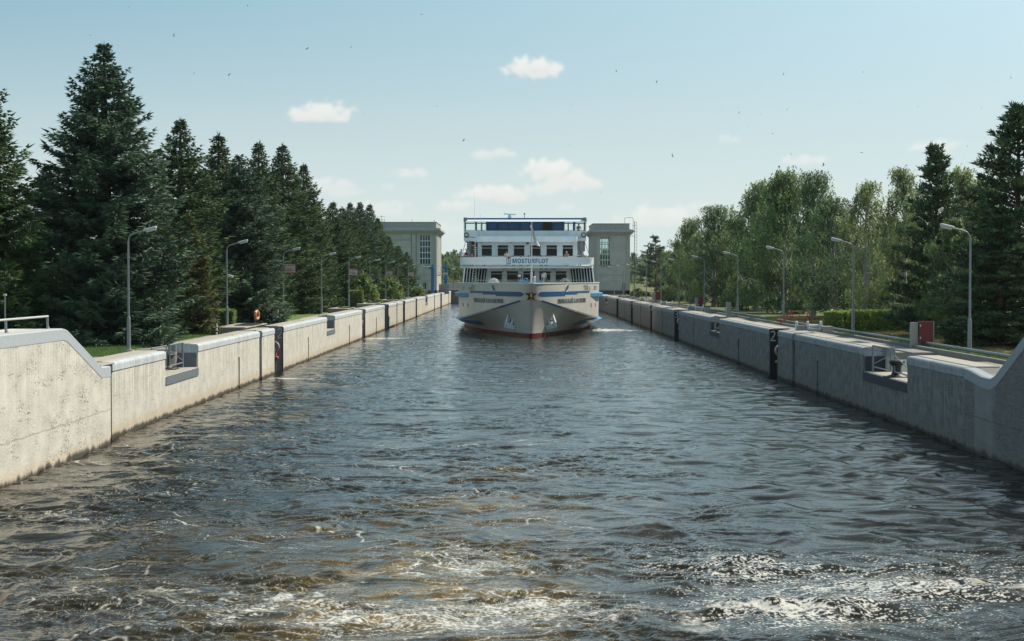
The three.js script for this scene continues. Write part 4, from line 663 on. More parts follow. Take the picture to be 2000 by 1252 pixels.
// red cabinets
{
  const mk = (label) => { const t = thing('red_cabinet', label, 'cabinet', [0, 0, 0], 0, 'dark red cabinets on the right bank'); part('pillar', rb(0.34, 1.26, 0.42, -0.22, 0.63, -0.2, 0.015), M.beige, t); const b = part('box', rb(0.64, 1.0, 0.34, 0.3, 0.82, 0, 0.015), M.red, t); part('door', rb(0.5, 0.86, 0.015, 0.33, 0.82, 0.175, 0.006), M.red, b); part('hinge', [rb(0.05, 0.1, 0.02, 0.04, 1.12, 0.178, 0.006), rb(0.05, 0.1, 0.02, 0.04, 0.55, 0.178, 0.006)], M.white, b); part('side_panel', rb(0.05, 0.98, 0.36, 0.645, 0.82, -0.01, 0.01), M.grey, t); for (const [x, z] of [[0.03, 0.12], [0.57, 0.12], [0.03, -0.12], [0.57, -0.12]]) part('leg', bar([x, 0, z], [x, 0.34, z], 0.025), M.grey, t); return t; };
  const put = (t, px, py, d, s = 1) => { const p = at(px, py, d); t.position.set(p.x, GROUND + 0.06, -d); t.scale.setScalar(s); t.rotation.y = -0.12; };
  const a = mk('near dark red cabinet beside a beige pillar on the right quay'); put(a, 1795, 688, 78.5); put(copyOf(a, undefined, undefined, 'dark red cabinet in the middle distance beside a lamp post'), 1364, 605, 176, 1.0); put(copyOf(a, undefined, undefined, 'furthest dark red cabinet, below the slender pine'), 1280, 590, 228, 1.15);
}
// pipe along the right quay
{ const t = thing('pipe_rail', 'long grey pipe on short supports along the right quay', 'pipe rail'); for (let d = 48; d < 300; d += 6.2) { if (d > 120 && d < 124) continue; part('pipe', new THREE.CylinderGeometry(0.075, 0.075, 6.16, 12).rotateX(Math.PI / 2).translate(19.25, GROUND + 0.36, -d - 3.1), M.grey, t); part('collar', new THREE.CylinderGeometry(0.1, 0.1, 0.1, 12).rotateX(Math.PI / 2).translate(19.25, GROUND + 0.36, -d), M.steel, t); part('support', [rb(0.12, 0.34, 0.12, 19.25, GROUND + 0.13, -d - 1.6, 0.01), rb(0.12, 0.34, 0.12, 19.25, GROUND + 0.13, -d - 4.6, 0.01)], M.grey, t); } }
// red steps
{ const p = at(1537, 637, 117), t = thing('stair_platform', 'red tubular steps with handrails over the pipe on the right bank', 'steps', [p.x, GROUND, -117]); const w = 1.5, h = 0.34, H = 1.02;
  part('platform', rb(w, 0.06, 1.0, 0.95, h, 0, 0.01), M.redRail, t); for (let i = 0; i < 2; i++) part('step', rb(0.3, 0.04, 0.9, 0.1 - i * 0.25, h - 0.12 - 0.11 * i, 0, 0.01), M.redRail, t);
  for (const z of [-0.45, 0.45]) part('handrail', [bar([0.3, h, z], [0.3, h + H * 0.72, z], 0.03), bar([1.65, h, z], [1.65, h + H * 0.72, z], 0.03), bar([0.3, h + H * 0.72, z], [1.65, h + H * 0.72, z], 0.03), bar([0.3, h + H * 0.36, z], [1.65, h + H * 0.36, z], 0.025), bar([0.3, h + H * 0.72, z], [-0.25, h + 0.32, z], 0.03), bar([0.3, h + H * 0.36, z], [-0.2, h + 0.1, z], 0.025), bar([1.3, h, z], [1.6, h + 0.7, z], 0.03), bar([1.65, 0, z], [1.65, h, z], 0.03), bar([-0.25, 0, z], [-0.25, h + 0.32, z], 0.03)], M.redRail, t); part('end_rail', [bar([1.65, h + H * 0.72, -0.45], [1.65, h + H * 0.72, 0.45], 0.03), bar([1.65, h + 0.36, -0.45], [1.65, h + 0.36, 0.45], 0.025)], M.redRail, t); part('valve', [ringOf(0.16, 0.03, 16, 6).rotateX(Math.PI / 2).translate(-0.5, 0.5, 0.3), bar([-0.5, 0, 0.3], [-0.5, 0.5, 0.3], 0.05)], M.redRail, t); }
// railing on the left head wall
{ const t = thing('railing', 'light grey railing on top of the wall at the far left', 'railing', [-14.75, 4.22, 0]), y = 0.42; part('rail', bar([0, y, -40], [0, y, -55.0 + 1.9], 0.032), M.lampHead, t); for (const d of [44.2, 48.7, 53.05]) { part('post', rb(0.06, y, 0.06, 0, y / 2, -d, 0.01), M.grey, t); part('brace', quads([[[0.02, 0, -d - 0.02], [0.02, 0, -d - 0.28], [0.02, 0.16, -d - 0.02], [0.02, 0.16, -d - 0.02]]]), M.grey, t); } }
// ---------------------------------------------------------------- the two lock towers and the gate columns
{
  const courses = (base) => tex(512, 512, (u, v, c) => { const k = 1 + 0.10 * fbm(u * 6, v * 6, 4) + 0.06 * n1(u * 70, v * 4), y = (v * 16) % 1, row = Math.floor(v * 16), x = (u * 10 + (row % 2) * 0.5) % 1, j = 1 - 0.16 * smooth(0.05, 0, Math.min(y, 1 - y)) - 0.07 * smooth(0.03, 0, Math.min(x, 1 - x)); const t = 1 + 0.05 * n2(row * 3.1, Math.floor(u * 10 + (row % 2) * 0.5) * 7.3); c[0] = base[0] * k * j * t; c[1] = base[1] * k * j * t; c[2] = base[2] * k * j * t; });
  const stone = new THREE.MeshStandardMaterial({ map: courses([0.47, 0.455, 0.415]), roughness: 0.9, side: THREE.DoubleSide }); stone.map.repeat.set(1 / 14, 1 / 14);
  const plain = std(0.45, 0.435, 0.395, 0.9, { map: mott(0.15) }), plinth = std(0.10, 0.085, 0.075, 0.9), roofBlue = std(0.22, 0.30, 0.38, 0.5), clear = new THREE.MeshPhysicalMaterial({ color: rgb(0.86, 0.93, 0.92), roughness: 0.03, transmission: 1, thickness: 0, side: THREE.DoubleSide }), paneDark = new THREE.MeshPhysicalMaterial({ color: rgb(0.045, 0.075, 0.075), roughness: 0.08, side: THREE.DoubleSide }), frameW = std(0.7, 0.72, 0.72, 0.5);
  function wallWith(w, h, holes, t = 0.5) { const s = new THREE.Shape([[0, 0], [w, 0], [w, h], [0, h]].map((p) => new THREE.Vector2(...p))); for (const [a, b, c, d] of holes) s.holes.push(new THREE.Path([[a, b], [a, d], [c, d], [c, b]].map((p) => new THREE.Vector2(...p)))); return boxUV(new THREE.ExtrudeGeometry(s, { depth: t, bevelEnabled: false }).translate(0, 0, -t)); }
  function windowAt(parent, [x0, y0, x1, y1], nx, ny, pane, place) {     // place: geometry -> geometry, in the plane of its wall
    const bars = [], W = x1 - x0, H = y1 - y0; for (let i = 0; i <= nx; i++) bars.push(bx(0.11, H, 0.14, x0 + W * i / nx, y0 + H / 2, -0.3)); for (let j = 0; j <= ny; j++) bars.push(bx(W, j && j < ny ? 0.16 : 0.11, 0.12, x0 + W / 2, y0 + H * j / ny, -0.3));
    const win = part('window', place(flat(bars)), frameW, parent);
    for (let i = 0; i < nx; i++) for (let j = 0; j < ny; j++) part('pane', place(bx(W / nx - 0.1, H / ny - 0.1, 0.02, x0 + W * (i + 0.5) / nx, y0 + H * (j + 0.5) / ny, -0.32)), pane, win);
    part('sill', place(rb(W + 0.3, 0.14, 0.4, x0 + W / 2, y0 - 0.08, -0.02, 0.02)), plain, win);
  }
  function tower(label, X0, X1, D0, D1, H, front, back, pane, inner, outer) {
    const t = thing('lock_tower', label, 'tower', [X0, GROUND, -D0]), W = X1 - X0, D = D1 - D0;
    part('wall', wallWith(W, H, front ? [front] : []), stone, t); if (front) windowAt(t, front, 4, 5, pane, (g) => g);
    const bk = (g) => g.rotateY(Math.PI).translate(W, 0, -D); part('wall', bk(wallWith(W, H, back ? [back] : [])), stone, t); if (back) windowAt(t, back, 4, 5, pane, bk);
    const sides = [[(g) => g.rotateY(Math.PI / 2).translate(W, 0, 0)], [(g) => g.rotateY(-Math.PI / 2).translate(0, 0, -D)]];
    for (const [pl] of sides) { const holes = [0.22, 0.5, 0.78].map((f) => [D * f - 0.9, 4.6, D * f + 0.9, 11.8]); part('wall', pl(wallWith(D - 1, H, holes.map((q) => [q[0] - 0.5, q[1], q[2] - 0.5, q[3]]))).translate(0, 0, pl === sides[0][0] ? -0.5 : 0.5), stone, t); for (const q of holes) windowAt(t, q, 2, 5, pane, pl); }
    part('roof', bx(W - 1, 0.3, D - 1, W / 2, H - 0.3, -D / 2), plain, t); part('floor', bx(W - 1, 0.3, D - 1, W / 2, 3.6, -D / 2), plain, t);
    part('cornice', [rb(W + 1.7, 0.42, D + 1.7, W / 2, H - 0.55, -D / 2, 0.04), rb(W + 1.1, 0.3, D + 1.1, W / 2, H - 0.91, -D / 2, 0.03), rb(W + 0.5, 0.26, D + 0.5, W / 2, H - 1.19, -D / 2, 0.03)], plain, t);
    part('gutter', bx(W + 1.2, 0.16, D + 1.2, W / 2, H - 0.255, -D / 2), roofBlue, t);
    part('parapet', rb(W - 0.1, 1.15, D - 0.1, W / 2, H + 0.40, -D / 2, 0.04), plain, t); part('parapet_cap', rb(W + 0.1, 0.12, D + 0.1, W / 2, H + 1.03, -D / 2, 0.02), plain, t);
    part('string_course', [rb(W + 0.16, 0.16, D + 0.16, W / 2, 4.05, -D / 2, 0.02), bx(W + 0.08, 0.08, D + 0.08, W / 2, 6.0, -D / 2)], plain, t); part('plinth', bx(W + 0.1, 0.9, D + 0.1, W / 2, 0.44, -D / 2), plinth, t);
    part('pilaster', [[0, 0], [W, 0], [0, -D], [W, -D]].map(([x, z]) => rb(0.9, H - 1.4, 0.9, x + (x ? -0.4 : 0.4), (H - 1.4) / 2, z + (z ? 0.4 : -0.4), 0.03)), plain, t);
    return { t, W, D };
  }
  const fr = (X0, D0, px0, py1, px1, py0) => { const a = at(px0, py1, D0), b = at(px1, py0, D0); return [a.x - X0, a.y - GROUND, b.x - X0, b.y - GROUND]; };
  { // left tower
    const D0 = 341, X1 = at(852.5, 500, D0).x, X0 = X1 - 19, H = at(800, 449, D0).y - GROUND + 0.55;
    const w = fr(X0, D0, 820, 516, 840.4, 459), { t, W } = tower('broad pale stone lock tower on the left with a tall gridded window', X0, X1, D0, D0 + 22, H, w, null, paneDark);
    const f2 = fr(X0, D0, 828, 567, 834, 557); part('door', [bx(f2[2] - f2[0] + 1.2, 2.6, 0.12, (f2[0] + f2[2]) / 2 - 0.4, f2[1] + 0.9, 0.02)], plain, t); part('window', bx(0.5, 1.3, 0.1, f2[0] + 0.15, f2[1] + 0.9, 0.09), M.glass, t); part('window', bx(0.4, 1.3, 0.1, f2[0] - 0.8, f2[1] + 0.9, 0.09), frameW, t);
    part('ladder', (() => { const g = [bar([W - 11, 2, 0.3], [W - 11, H + 1.6, 0.3], 0.04), bar([W - 10.5, 2, 0.3], [W - 10.5, H + 1.6, 0.3], 0.04)]; for (let y = 2; y < H + 1.6; y += 0.4) g.push(bar([W - 11, y, 0.3], [W - 10.5, y, 0.3], 0.022)); return g; })(), M.steel, t);
    part('cable', [bar([W - 4.1, 0, 0.1], [W - 4.1, H - 1, 0.1], 0.035), bar([W - 5.1, 0, 0.1], [W - 5.1, H - 1, 0.1], 0.035), bar([W - 13, H - 2.6, 0.1], [W - 5.1, H - 2.6, 0.1], 0.025)], M.dark, t);
    part('antenna', [bar([W - 11.2, H + 1, -1], [W - 11.2, H + 2.5, -1], 0.03), bar([W - 11.8, H + 2.2, -1], [W - 10.5, H + 2.2, -1], 0.025), bar([W - 5, H + 1, -1], [W - 5, H + 1.6, -1], 0.04), bar([W - 0.5, H + 1, -1], [W - 0.5, H + 1.5, -1], 0.05)], M.dark, t);
    part('bracket_lamp', [bar([W, 4, -3], [W + 1.8, 4.3, -3], 0.08), rb(1.0, 0.5, 0.6, W + 1.6, 4.2, -3, 0.1)], plain, t);
  }
  { // right tower
    const D0 = 341, X0 = at(1158, 500, D0).x, X1 = at(1230, 500, D0).x, H = at(1200, 452, D0).y - GROUND + 0.55;
    const w = fr(X0, D0, 1171.7, 519, 1192, 462), wb = [X1 - X0 - w[2] - 0.7, w[1], X1 - X0 - w[0] + 0.3, w[3]]; const { t, W, D } = tower('narrow grey stone lock tower on the right with sky showing through its window', X0, X1, D0, D0 + 19, H, w, wb, clear);
    const dr_ = at(1218, 575, D0); part('door', rb(0.65, 1.7, 0.1, dr_.x - X0, 1.55, 0.08, 0.02), M.grey, t);
    part('roof_rail', tubeOf([[W - 1, H + 1, -0.5], [W - 1, H + 2.1, -0.5], [W - 0.6, H + 2.25, -0.5], [W + 0.3, H + 2.25, -0.5], [W + 0.7, H + 2.1, -0.5], [W + 0.7, H - 0.2, -0.5]], 0.045, 40), M.steel, t);
    const l = thing('lattice_ladder', 'tall thin ladder with rungs standing at the right side of the right tower', 'ladder', [X1 + 0.95, GROUND, -D0 + 0.3]), g = [], HH = at(1240, 432, D0).y - GROUND; for (let y = 0.4; y < HH; y += 0.62) g.push(bar([0, y, 0], [0.45, y, 0], 0.03, 0.03, 5)); part('upright', bar([0, 0, 0], [0, HH, 0], 0.055), M.dark, l); part('upright', bar([0.45, 3, 0], [0.45, HH, 0], 0.035), M.steel, l); part('rungs', g, M.steel, l); part('tie', [bar([-0.95, H - 1.5, 0], [0, H - 1.5, 0], 0.04), bar([-0.95, H * 0.62, 0], [0, H * 0.62, 0], 0.04), bar([-0.95, H * 0.3, 0], [0.4, H * 0.3, 0], 0.04), bar([-0.4, H + 0.6, 0], [0, H + 0.6, 0], 0.04)], M.dark, l);
  }
  const col = (label, px, top, d, w) => { const p = at(px, top, d), t = thing('gate_column', label, 'column', [p.x, GROUND - 0.3, -d], 0, 'blue gate columns by the left tower'), h = p.y - GROUND + 0.3; part('shaft', rb(w, h, w, 0, h / 2, 0, 0.08), M.blue, t); part('head', [rb(w * 1.5, 0.45, w * 1.3, -w * 0.5, h - 0.2, 0, 0.06), rb(w * 0.6, 0.5, w * 0.6, 0, h + 0.2, 0, 0.05)], M.blue, t); part('floodlight', [bar([-w, h, 0], [-w * 2.2, h + 0.1, 0], 0.05), rb(0.5, 0.15, 0.3, -w * 2.5, h + 0.1, 0, 0.03), rb(0.5, 0.15, 0.3, w * 1.3, h + 0.1, 0, 0.03)], M.lampHead, t); };
  col('blue steel gate column before the left tower', 845, 521, 331, 0.62); col('far blue steel gate column right of the left tower', 870.5, 520, 372, 0.75);
  { const t = thing('guard_hut', 'grey railed enclosure at the far end of the left wall', 'enclosure', [at(866, 560, 352).x, GROUND, -352]), g = []; for (let x = -1.2; x <= 1.2; x += 0.3) g.push(bar([x, 0, 0], [x, 2.2, 0], 0.03, 0.03, 5)); part('railing', [...g, bar([-1.2, 2.2, 0], [1.2, 2.2, 0], 0.04), bar([-1.2, 1.1, 0], [1.2, 1.1, 0], 0.03)], M.steel, t); part('panel', bx(2.3, 2.0, 0.05, 0, 1.05, -0.4), M.grey, t); }
  { const t = thing('far_hut', 'small pale hut with an orange band beyond the gate', 'hut', [at(886, 560, 430).x, GROUND, -430]); part('wall', rb(2.6, 2.6, 2.6, 0, 1.3, 0, 0.05), plain, t); part('roof', rb(3.0, 0.2, 3.0, 0, 2.7, 0, 0.05), std(0.5, 0.25, 0.12, 0.7), t); const m = thing('signal_mast', 'dark mast with a lamp beyond the gate beside the ship', 'mast', [at(885.5, 560, 425).x, GROUND, -425]); part('pole', bar([0, 0, 0], [0, 5.6, 0], 0.09), M.redRail, m); part('lamp', rb(0.9, 0.35, 0.5, 0, 5.7, 0, 0.08), M.lampHead, m); }
}
// ---------------------------------------------------------------- the river cruise ship
const SX = 1.65, SD = 165;
const ship = thing('cruise_ship', 'white and blue river cruise ship heading towards the viewer in the lock', 'ship', [SX, 0, -SD]);
{
  const P = (px, py, d) => { const p = at(px, py, d); return [p.x - SX, p.y, SD - d]; };
  const sp = (...fs) => fs.flat();
  const white = std(0.86, 0.93, 0.97, 0.32, { map: mott(0.08) }), deckTone = std(0.42, 0.43, 0.40, 0.8), hullMat = std(0.70, 0.68, 0.62, 0.34, { map: mott(0.06) }), redMat = std(0.17, 0.018, 0.02, 0.5, { map: mott(0.3) }), navy = std(0.010, 0.10, 0.25, 0.55), sky = std(0.07, 0.30, 0.56, 0.35, { map: mott(0.2) }), soffit = std(0.20, 0.165, 0.13, 0.7), dark = std(0.03, 0.034, 0.036, 0.6), inside = std(0.16, 0.155, 0.14, 0.8);
  const pane = new THREE.MeshPhysicalMaterial({ color: rgb(0.004, 0.010, 0.009), roughness: 0.05, specularIntensity: 0.4, side: THREE.DoubleSide }), bluePane = new THREE.MeshPhysicalMaterial({ color: rgb(0.010, 0.085, 0.22), roughness: 0.05, specularIntensity: 0.5, side: THREE.DoubleSide }), clear = new THREE.MeshPhysicalMaterial({ color: rgb(0.9, 0.95, 0.94), roughness: 0.02, transmission: 1, thickness: 0, side: THREE.DoubleSide });
  const BULW = 5.33, DECK = 4.25, LEN = 124;
  const blunt = (l, c) => Math.max(l, 0) + c * Math.sqrt(Math.max(l, 0)) * Math.exp(-Math.max(l, 0) / 6), bTop = (l) => 7.97 * (1 - Math.pow(1 - Math.min(blunt(l, 0.9) / 27, 1), 2.3)), bWl = (l) => 7.8 * (1 - Math.pow(1 - Math.min(blunt(l, 0.9) / 45, 1), 1.85)), hk = (l) => 3.95 - 0.325 * bTop(l);
  const rake = (h) => h > 0 ? 3.1 * Math.pow(h / BULW, 1.15) : h * 0.4;
  const half = (l, h) => { const k = hk(l), bk = 0.955 * bTop(l) + 0.045 * bWl(l), a = Math.min(bWl(l), bk); if (h >= k) return lerp(bk, bTop(l), (h - k) / (BULW - k)); if (h <= 0) return a * (1 + h * 0.03); const t = h / k; return lerp(a, bk, 0.35 * t + 0.65 * Math.pow(t, 1.9)); };
  const hp = (l, h, s, off = 0) => { const b = half(l, h), e = 0.02, dl_ = (half(l + e, h) - half(Math.max(0, l - e), h)) / (2 * e), n = Math.hypot(1, dl_); return [s * (b + off / n), h, rake(h) * Math.exp(-Math.max(0, l) / 3.2) - l + off * dl_ / n]; };
  const loft = (ls, hs, s, off = 0) => { const f = []; for (let i = 0; i + 1 < ls.length; i++) for (let j = 0; j + 1 < hs(ls[i]).length; j++) { const A = hs(ls[i]), B = hs(ls[i + 1]); f.push([hp(ls[i], A[j], s, off), hp(ls[i + 1], B[j], s, off), hp(ls[i + 1], B[j + 1], s, off), hp(ls[i], A[j + 1], s, off)]); } return f; };
  // smooth-shaded loft with a crease kept only where the caller splits it
  const skin = (ls, hs, s) => { const n = hs(0).length, pos = [], uv = [], idx = []; ls.forEach((l, i) => hs(l).forEach((h, j) => { pos.push(...hp(l, h, s)); uv.push(l, h); if (i && j) { const a = (i - 1) * n + j - 1, b = i * n + j - 1; if (s > 0) idx.push(a, b, b + 1, a, b + 1, a + 1); else idx.push(a, b + 1, b, a, a + 1, b + 1); } })); const g = new THREE.BufferGeometry(); g.setAttribute('position', new THREE.Float32BufferAttribute(pos, 3)); g.setAttribute('uv', new THREE.Float32BufferAttribute(uv, 2)); g.setIndex(idx); g.computeVertexNormals(); return g.toNonIndexed(); };
  const ls = []; for (let i = 0; i <= 70; i++) ls.push(LEN * Math.pow(i / 70, 2.3));
  const spread = (a, b, n) => Array.from({ length: n + 1 }, (_, i) => lerp(a, b, i / n)), boot = (l) => lerp(0.40, 0.26, Math.min(1, l / 30));
  part('hull', [1, -1].flatMap((s) => [skin(ls, (l) => spread(boot(l), hk(l), 14), s), skin(ls, (l) => spread(hk(l), BULW, 8), s)]).concat([quads([[[-8.2, -1, -LEN], [8.2, -1, -LEN], [8.4, BULW, -LEN + 3], [-8.4, BULW, -LEN + 3]]])]), hullMat, ship);
  part('boot_stripe', [1, -1].map((s) => skin(ls, (l) => spread(-1.2, boot(l), 4), s)), redMat, ship);
  part('bulwark_rail', [1, -1].map((s) => quads(ls.slice(0, -1).flatMap((l, i) => { const q = ls[i + 1], a = hp(l, BULW, s, 0.05), b = hp(q, BULW, s, 0.05), c = hp(q, BULW, s, -0.22), d = hp(l, BULW, s, -0.22); if (l < 1) { c[0] = Math.max(0, c[0] * s) * s; d[0] = Math.max(0, d[0] * s) * s; } const up = (v, k) => [v[0], v[1] + k, v[2]]; return [[up(a, 0.05), up(b, 0.05), up(c, 0.05), up(d, 0.05)], [up(a, -0.03), up(b, -0.03), up(b, 0.05), up(a, 0.05)]]; }))), white, ship);
  part('bulwark_inside', [1, -1].map((s) => quads(loft(ls.filter((l) => l > 0.6), () => [DECK, BULW], s, -0.14))), hullMat, ship);
  { const f = []; for (let i = 0; i + 1 < ls.length; i++) { const a = hp(ls[i], DECK, 1, -0.1), b = hp(ls[i + 1], DECK, 1, -0.1); f.push([[-Math.max(0, a[0]), DECK, a[2]], [Math.max(0, a[0]), DECK, a[2]], [Math.max(0, b[0]), DECK, b[2]], [-Math.max(0, b[0]), DECK, b[2]]]); } part('foredeck', quads(f), deckTone, ship); }
  // blue bands
  const band = (l0, l1, h0, h1, s, off = 0.015) => quads(loft(spread(l0, l1, 18), (l) => [typeof h0 === 'function' ? h0(l) : h0, typeof h1 === 'function' ? h1(l) : h1], s, off));
  for (const s of [1, -1]) {
    part('bow_stripe', [band(0.45, 5.2, (l) => l < 0.75 ? lerp(4.24, 4.02, (l - 0.45) / 0.3) : 4.02, (l) => l < 0.75 ? lerp(4.24, 4.5, (l - 0.45) / 0.3) : 4.5, s), band(5.2, 8.6, 4.16, 4.5, s), band(8.6, 13.2, 4.29, 4.5, s)], navy, ship);
    part('knuckle_stripe', band(0.9, 31, (l) => hk(l) - 0.09, (l) => hk(l) + 0.09, s, 0.03), navy, ship);
    const fender = (l0, l1, h, t, w) => { const f = [], L = spread(l0, l1, 60), o = (l) => w * Math.min(1, (l - l0) / 5 + 0.05); for (let i = 0; i + 1 < L.length; i++) { const q = (l, off, y) => { const p = hp(l, y, s, off); return p; }, a = L[i], b = L[i + 1]; f.push([q(a, o(a), h - t), q(b, o(b), h - t), q(b, o(b), h + t), q(a, o(a), h + t)], [q(a, -0.05, h + t * 1.5), q(b, -0.05, h + t * 1.5), q(b, o(b), h + t), q(a, o(a), h + t)], [q(a, -0.05, h - t * 1.5), q(b, -0.05, h - t * 1.5), q(b, o(b), h - t), q(a, o(a), h - t)]); } return quads(f); };
    part('fender', fender(13.8, 112, 4.05, 0.17, 0.42), sky, ship); part('fender', fender(13.5, 112, 1.12, 0.2, 0.5), sky, ship);
    // name, small marks, ports
    const curve = (g, l, h, k) => { const p = g.attributes.position; for (let i = 0; i < p.count; i++) { const q = hp(l + s * p.getX(i) * k, h + p.getY(i), s, 0.03 + p.getZ(i)); p.setXYZ(i, ...q); } g.computeVertexNormals(); return g; };
    part('ship_name', curve(lettering('НИКОЛАЙ КАРАМЗИН', 0.44, 'serif_bold', 0.004), 7.6, 3.6, 1.12), std(0.03, 0.04, 0.07, 0.5), ship);
    part('class_mark', curve(lettering('М-ПР 2,5', 0.34, 'sans_regular', 0.004), 12.3, 4.72, 1.3), dark, ship);
    { const a = hp(5.6, 4.82, s, 0.02), g = new THREE.CircleGeometry(1, 24).scale(0.34, 0.2, 1).rotateZ(s * 0.75); const q = g.attributes.position; for (let i = 0; i < q.count; i++) { const r = hp(5.6 + s * q.getX(i) * 1.1, 4.82 + q.getY(i) * 1.2, s, 0.02); q.setXYZ(i, ...r); } g.computeVertexNormals(); part('hawse_port', g, navy, ship); const rim = []; for (let i = 0; i <= 24; i++) { const t = i / 24 * 6.283, ca = Math.cos(t) * 0.37, sa = Math.sin(t) * 0.23, c = Math.cos(s * 0.75), n = Math.sin(s * 0.75); rim.push(hp(5.6 + s * (ca * c - sa * n) * 1.1, 4.82 + (ca * n + sa * c) * 1.2, s, 0.03)); } part('port_rim', tubeOf(rim, 0.035, 40, 6), hullMat, ship); }
    part('freeing_port', [band(10.6, 12.4, 4.98, 5.06, s, 0.02), band(15.6, 17.6, 4.62, 4.68, s, 0.02), band(15.6, 17.6, 4.76, 4.82, s, 0.02), band(15.6, 17.6, 4.9, 4.96, s, 0.02)], s > 0 ? navy : sky, ship);
    for (const l of [14.2, 17]) part('porthole', band(l, l + 0.35, 2.75, 3.15, s, 0.02), dark, ship);
    // anchor stowed on the bow
    const an = part('anchor', (() => { const c = rb(1.28, 0.62, 0.42, 0, 0, 0, 0.06); const q = c.attributes.position; for (let i = 0; i < q.count; i++) { const x = q.getX(i); if (-s * x > 0.3) q.setY(i, q.getY(i) * 0.55); } c.computeVertexNormals(); const fl = (x) => new THREE.ConeGeometry(0.22, 1.5, 4).scale(1, 1, 0.5).rotateZ(s * 0.16).translate(x, 1.0, 0.12); return [c, fl(-0.3), fl(0.34)]; })(), white, ship);
    const A = hp(3.9, 1.15, s, 0.2); an.position.set(A[0], 1.05, A[2] + 0.1); an.rotation.set(0.34, s * 0.62, s * 0.08); part('pin', [-0.35, 0.2].map((x) => new THREE.CylinderGeometry(0.04, 0.04, 0.03, 10).rotateX(Math.PI / 2).translate(x, 0, 0.215)), dark, an); part('shank_plate', bx(0.2, 0.5, 0.2, 0, 0.4, -0.08), dark, an);
  }
  { // the star at the stem
    const sh = new THREE.Shape(), pos = [], R = 0.68; const pt = (i, r) => [Math.sin(i * Math.PI / 5) * r, Math.cos(i * Math.PI / 5) * r]; const mk = (R1, dep) => { const f = []; for (let i = 0; i < 10; i++) { const a = pt(i, i % 2 ? R1 * 0.40 : R1), b = pt(i + 1, i % 2 ? R1 : R1 * 0.40); f.push([[a[0], a[1], 0], [b[0], b[1], 0], [0, 0, dep], [0, 0, dep]], [[a[0], a[1], 0], [b[0], b[1], 0], [b[0], b[1], -0.12], [a[0], a[1], -0.12]]); } return quads(f); };
    const z = rake(4.2) + 0.12, st = part('star', mk(R, 0.14), std(0.16, 0.022, 0.012, 0.35), ship); st.position.set(0, 4.18, z);
    part('emblem', [quads([[[-0.05, 0.42, 0.1], [0.10, 0.05, 0.17], [0.0, -0.28, 0.15], [-0.12, -0.1, 0.16]], [[0.05, 0.18, 0.15], [0.2, -0.12, 0.12], [0.12, -0.36, 0.1], [0, -0.28, 0.15]]])], std(0.6, 0.40, 0.14, 0.35, { metalness: 0.5 }), st).scale.set(0.7, 0.8, 1);
  }
  // walls with window openings
  const sheetWith = (w, h, holes, t = 0.12) => { const s = new THREE.Shape([[0, 0], [w, 0], [w, h], [0, h]].map((p) => new THREE.Vector2(...p))); for (const [a, b, c, d] of holes) s.holes.push(new THREE.Path([[a, b], [a, d], [c, d], [c, b]].map((p) => new THREE.Vector2(...p)))); return boxUV(new THREE.ExtrudeGeometry(s, { depth: t, bevelEnabled: false }).translate(0, 0, -t)); };
  function windowIn(parent, x0, y0, x1, y1, z, mat, trans = 0.72) { const w = part('window', [bx(x1 - x0 + 0.02, 0.05, 0.06, (x0 + x1) / 2, y0 + 0.025, z), bx(x1 - x0 + 0.02, 0.05, 0.06, (x0 + x1) / 2, y1 - 0.025, z), bx(0.05, y1 - y0, 0.06, x0 + 0.025, (y0 + y1) / 2, z), bx(0.05, y1 - y0, 0.06, x1 - 0.025, (y0 + y1) / 2, z)].concat(trans ? [bx(x1 - x0, 0.05, 0.05, (x0 + x1) / 2, lerp(y0, y1, trans), z)] : []), trans ? white : dark, parent); part('pane', bx(x1 - x0, y1 - y0, 0.02, (x0 + x1) / 2, (y0 + y1) / 2, z - 0.03), mat, w); return w; }
  const roundedDeck = (x0, x1, z0, z1, r) => { const s = new THREE.Shape(); s.moveTo(x0, -z0); s.lineTo(x0, -z1 + r); s.quadraticCurveTo(x0, -z1, x0 + r, -z1); s.lineTo(x1 - r, -z1); s.quadraticCurveTo(x1, -z1, x1, -z1 + r); s.lineTo(x1, -z0); s.closePath(); return s; };   // front at z1
  const slabOf = (x0, x1, z0, z1, r, y, h) => new THREE.ExtrudeGeometry(roundedDeck(x0, x1, z0, z1, r), { depth: h, bevelEnabled: false, curveSegments: 12 }).rotateX(-Math.PI / 2).translate(0, y, 0);
  const curb = (x0, x1, z0, z1, r, y, h, t = 0.1) => { const pts = roundedDeck(x0, x1, z0, z1, r).getPoints(12), f = []; const inn = roundedDeck(x0 + t, x1 - t, z0, z1 - t, Math.max(0.05, r - t)).getPoints(12); for (let i = 0; i + 1 < pts.length - 1; i++) { const a = pts[i], b = pts[i + 1], c = inn[i + 1], d = inn[i]; const q = (p, yy) => [p.x, yy, -p.y]; f.push([q(a, y), q(b, y), q(b, y + h), q(a, y + h)], [q(d, y), q(c, y), q(c, y + h), q(d, y + h)], [q(a, y + h), q(b, y + h), q(c, y + h), q(d, y + h)]); } return quads(f); };
  const zOf = (d) => SD - d, AFT = zOf(282);

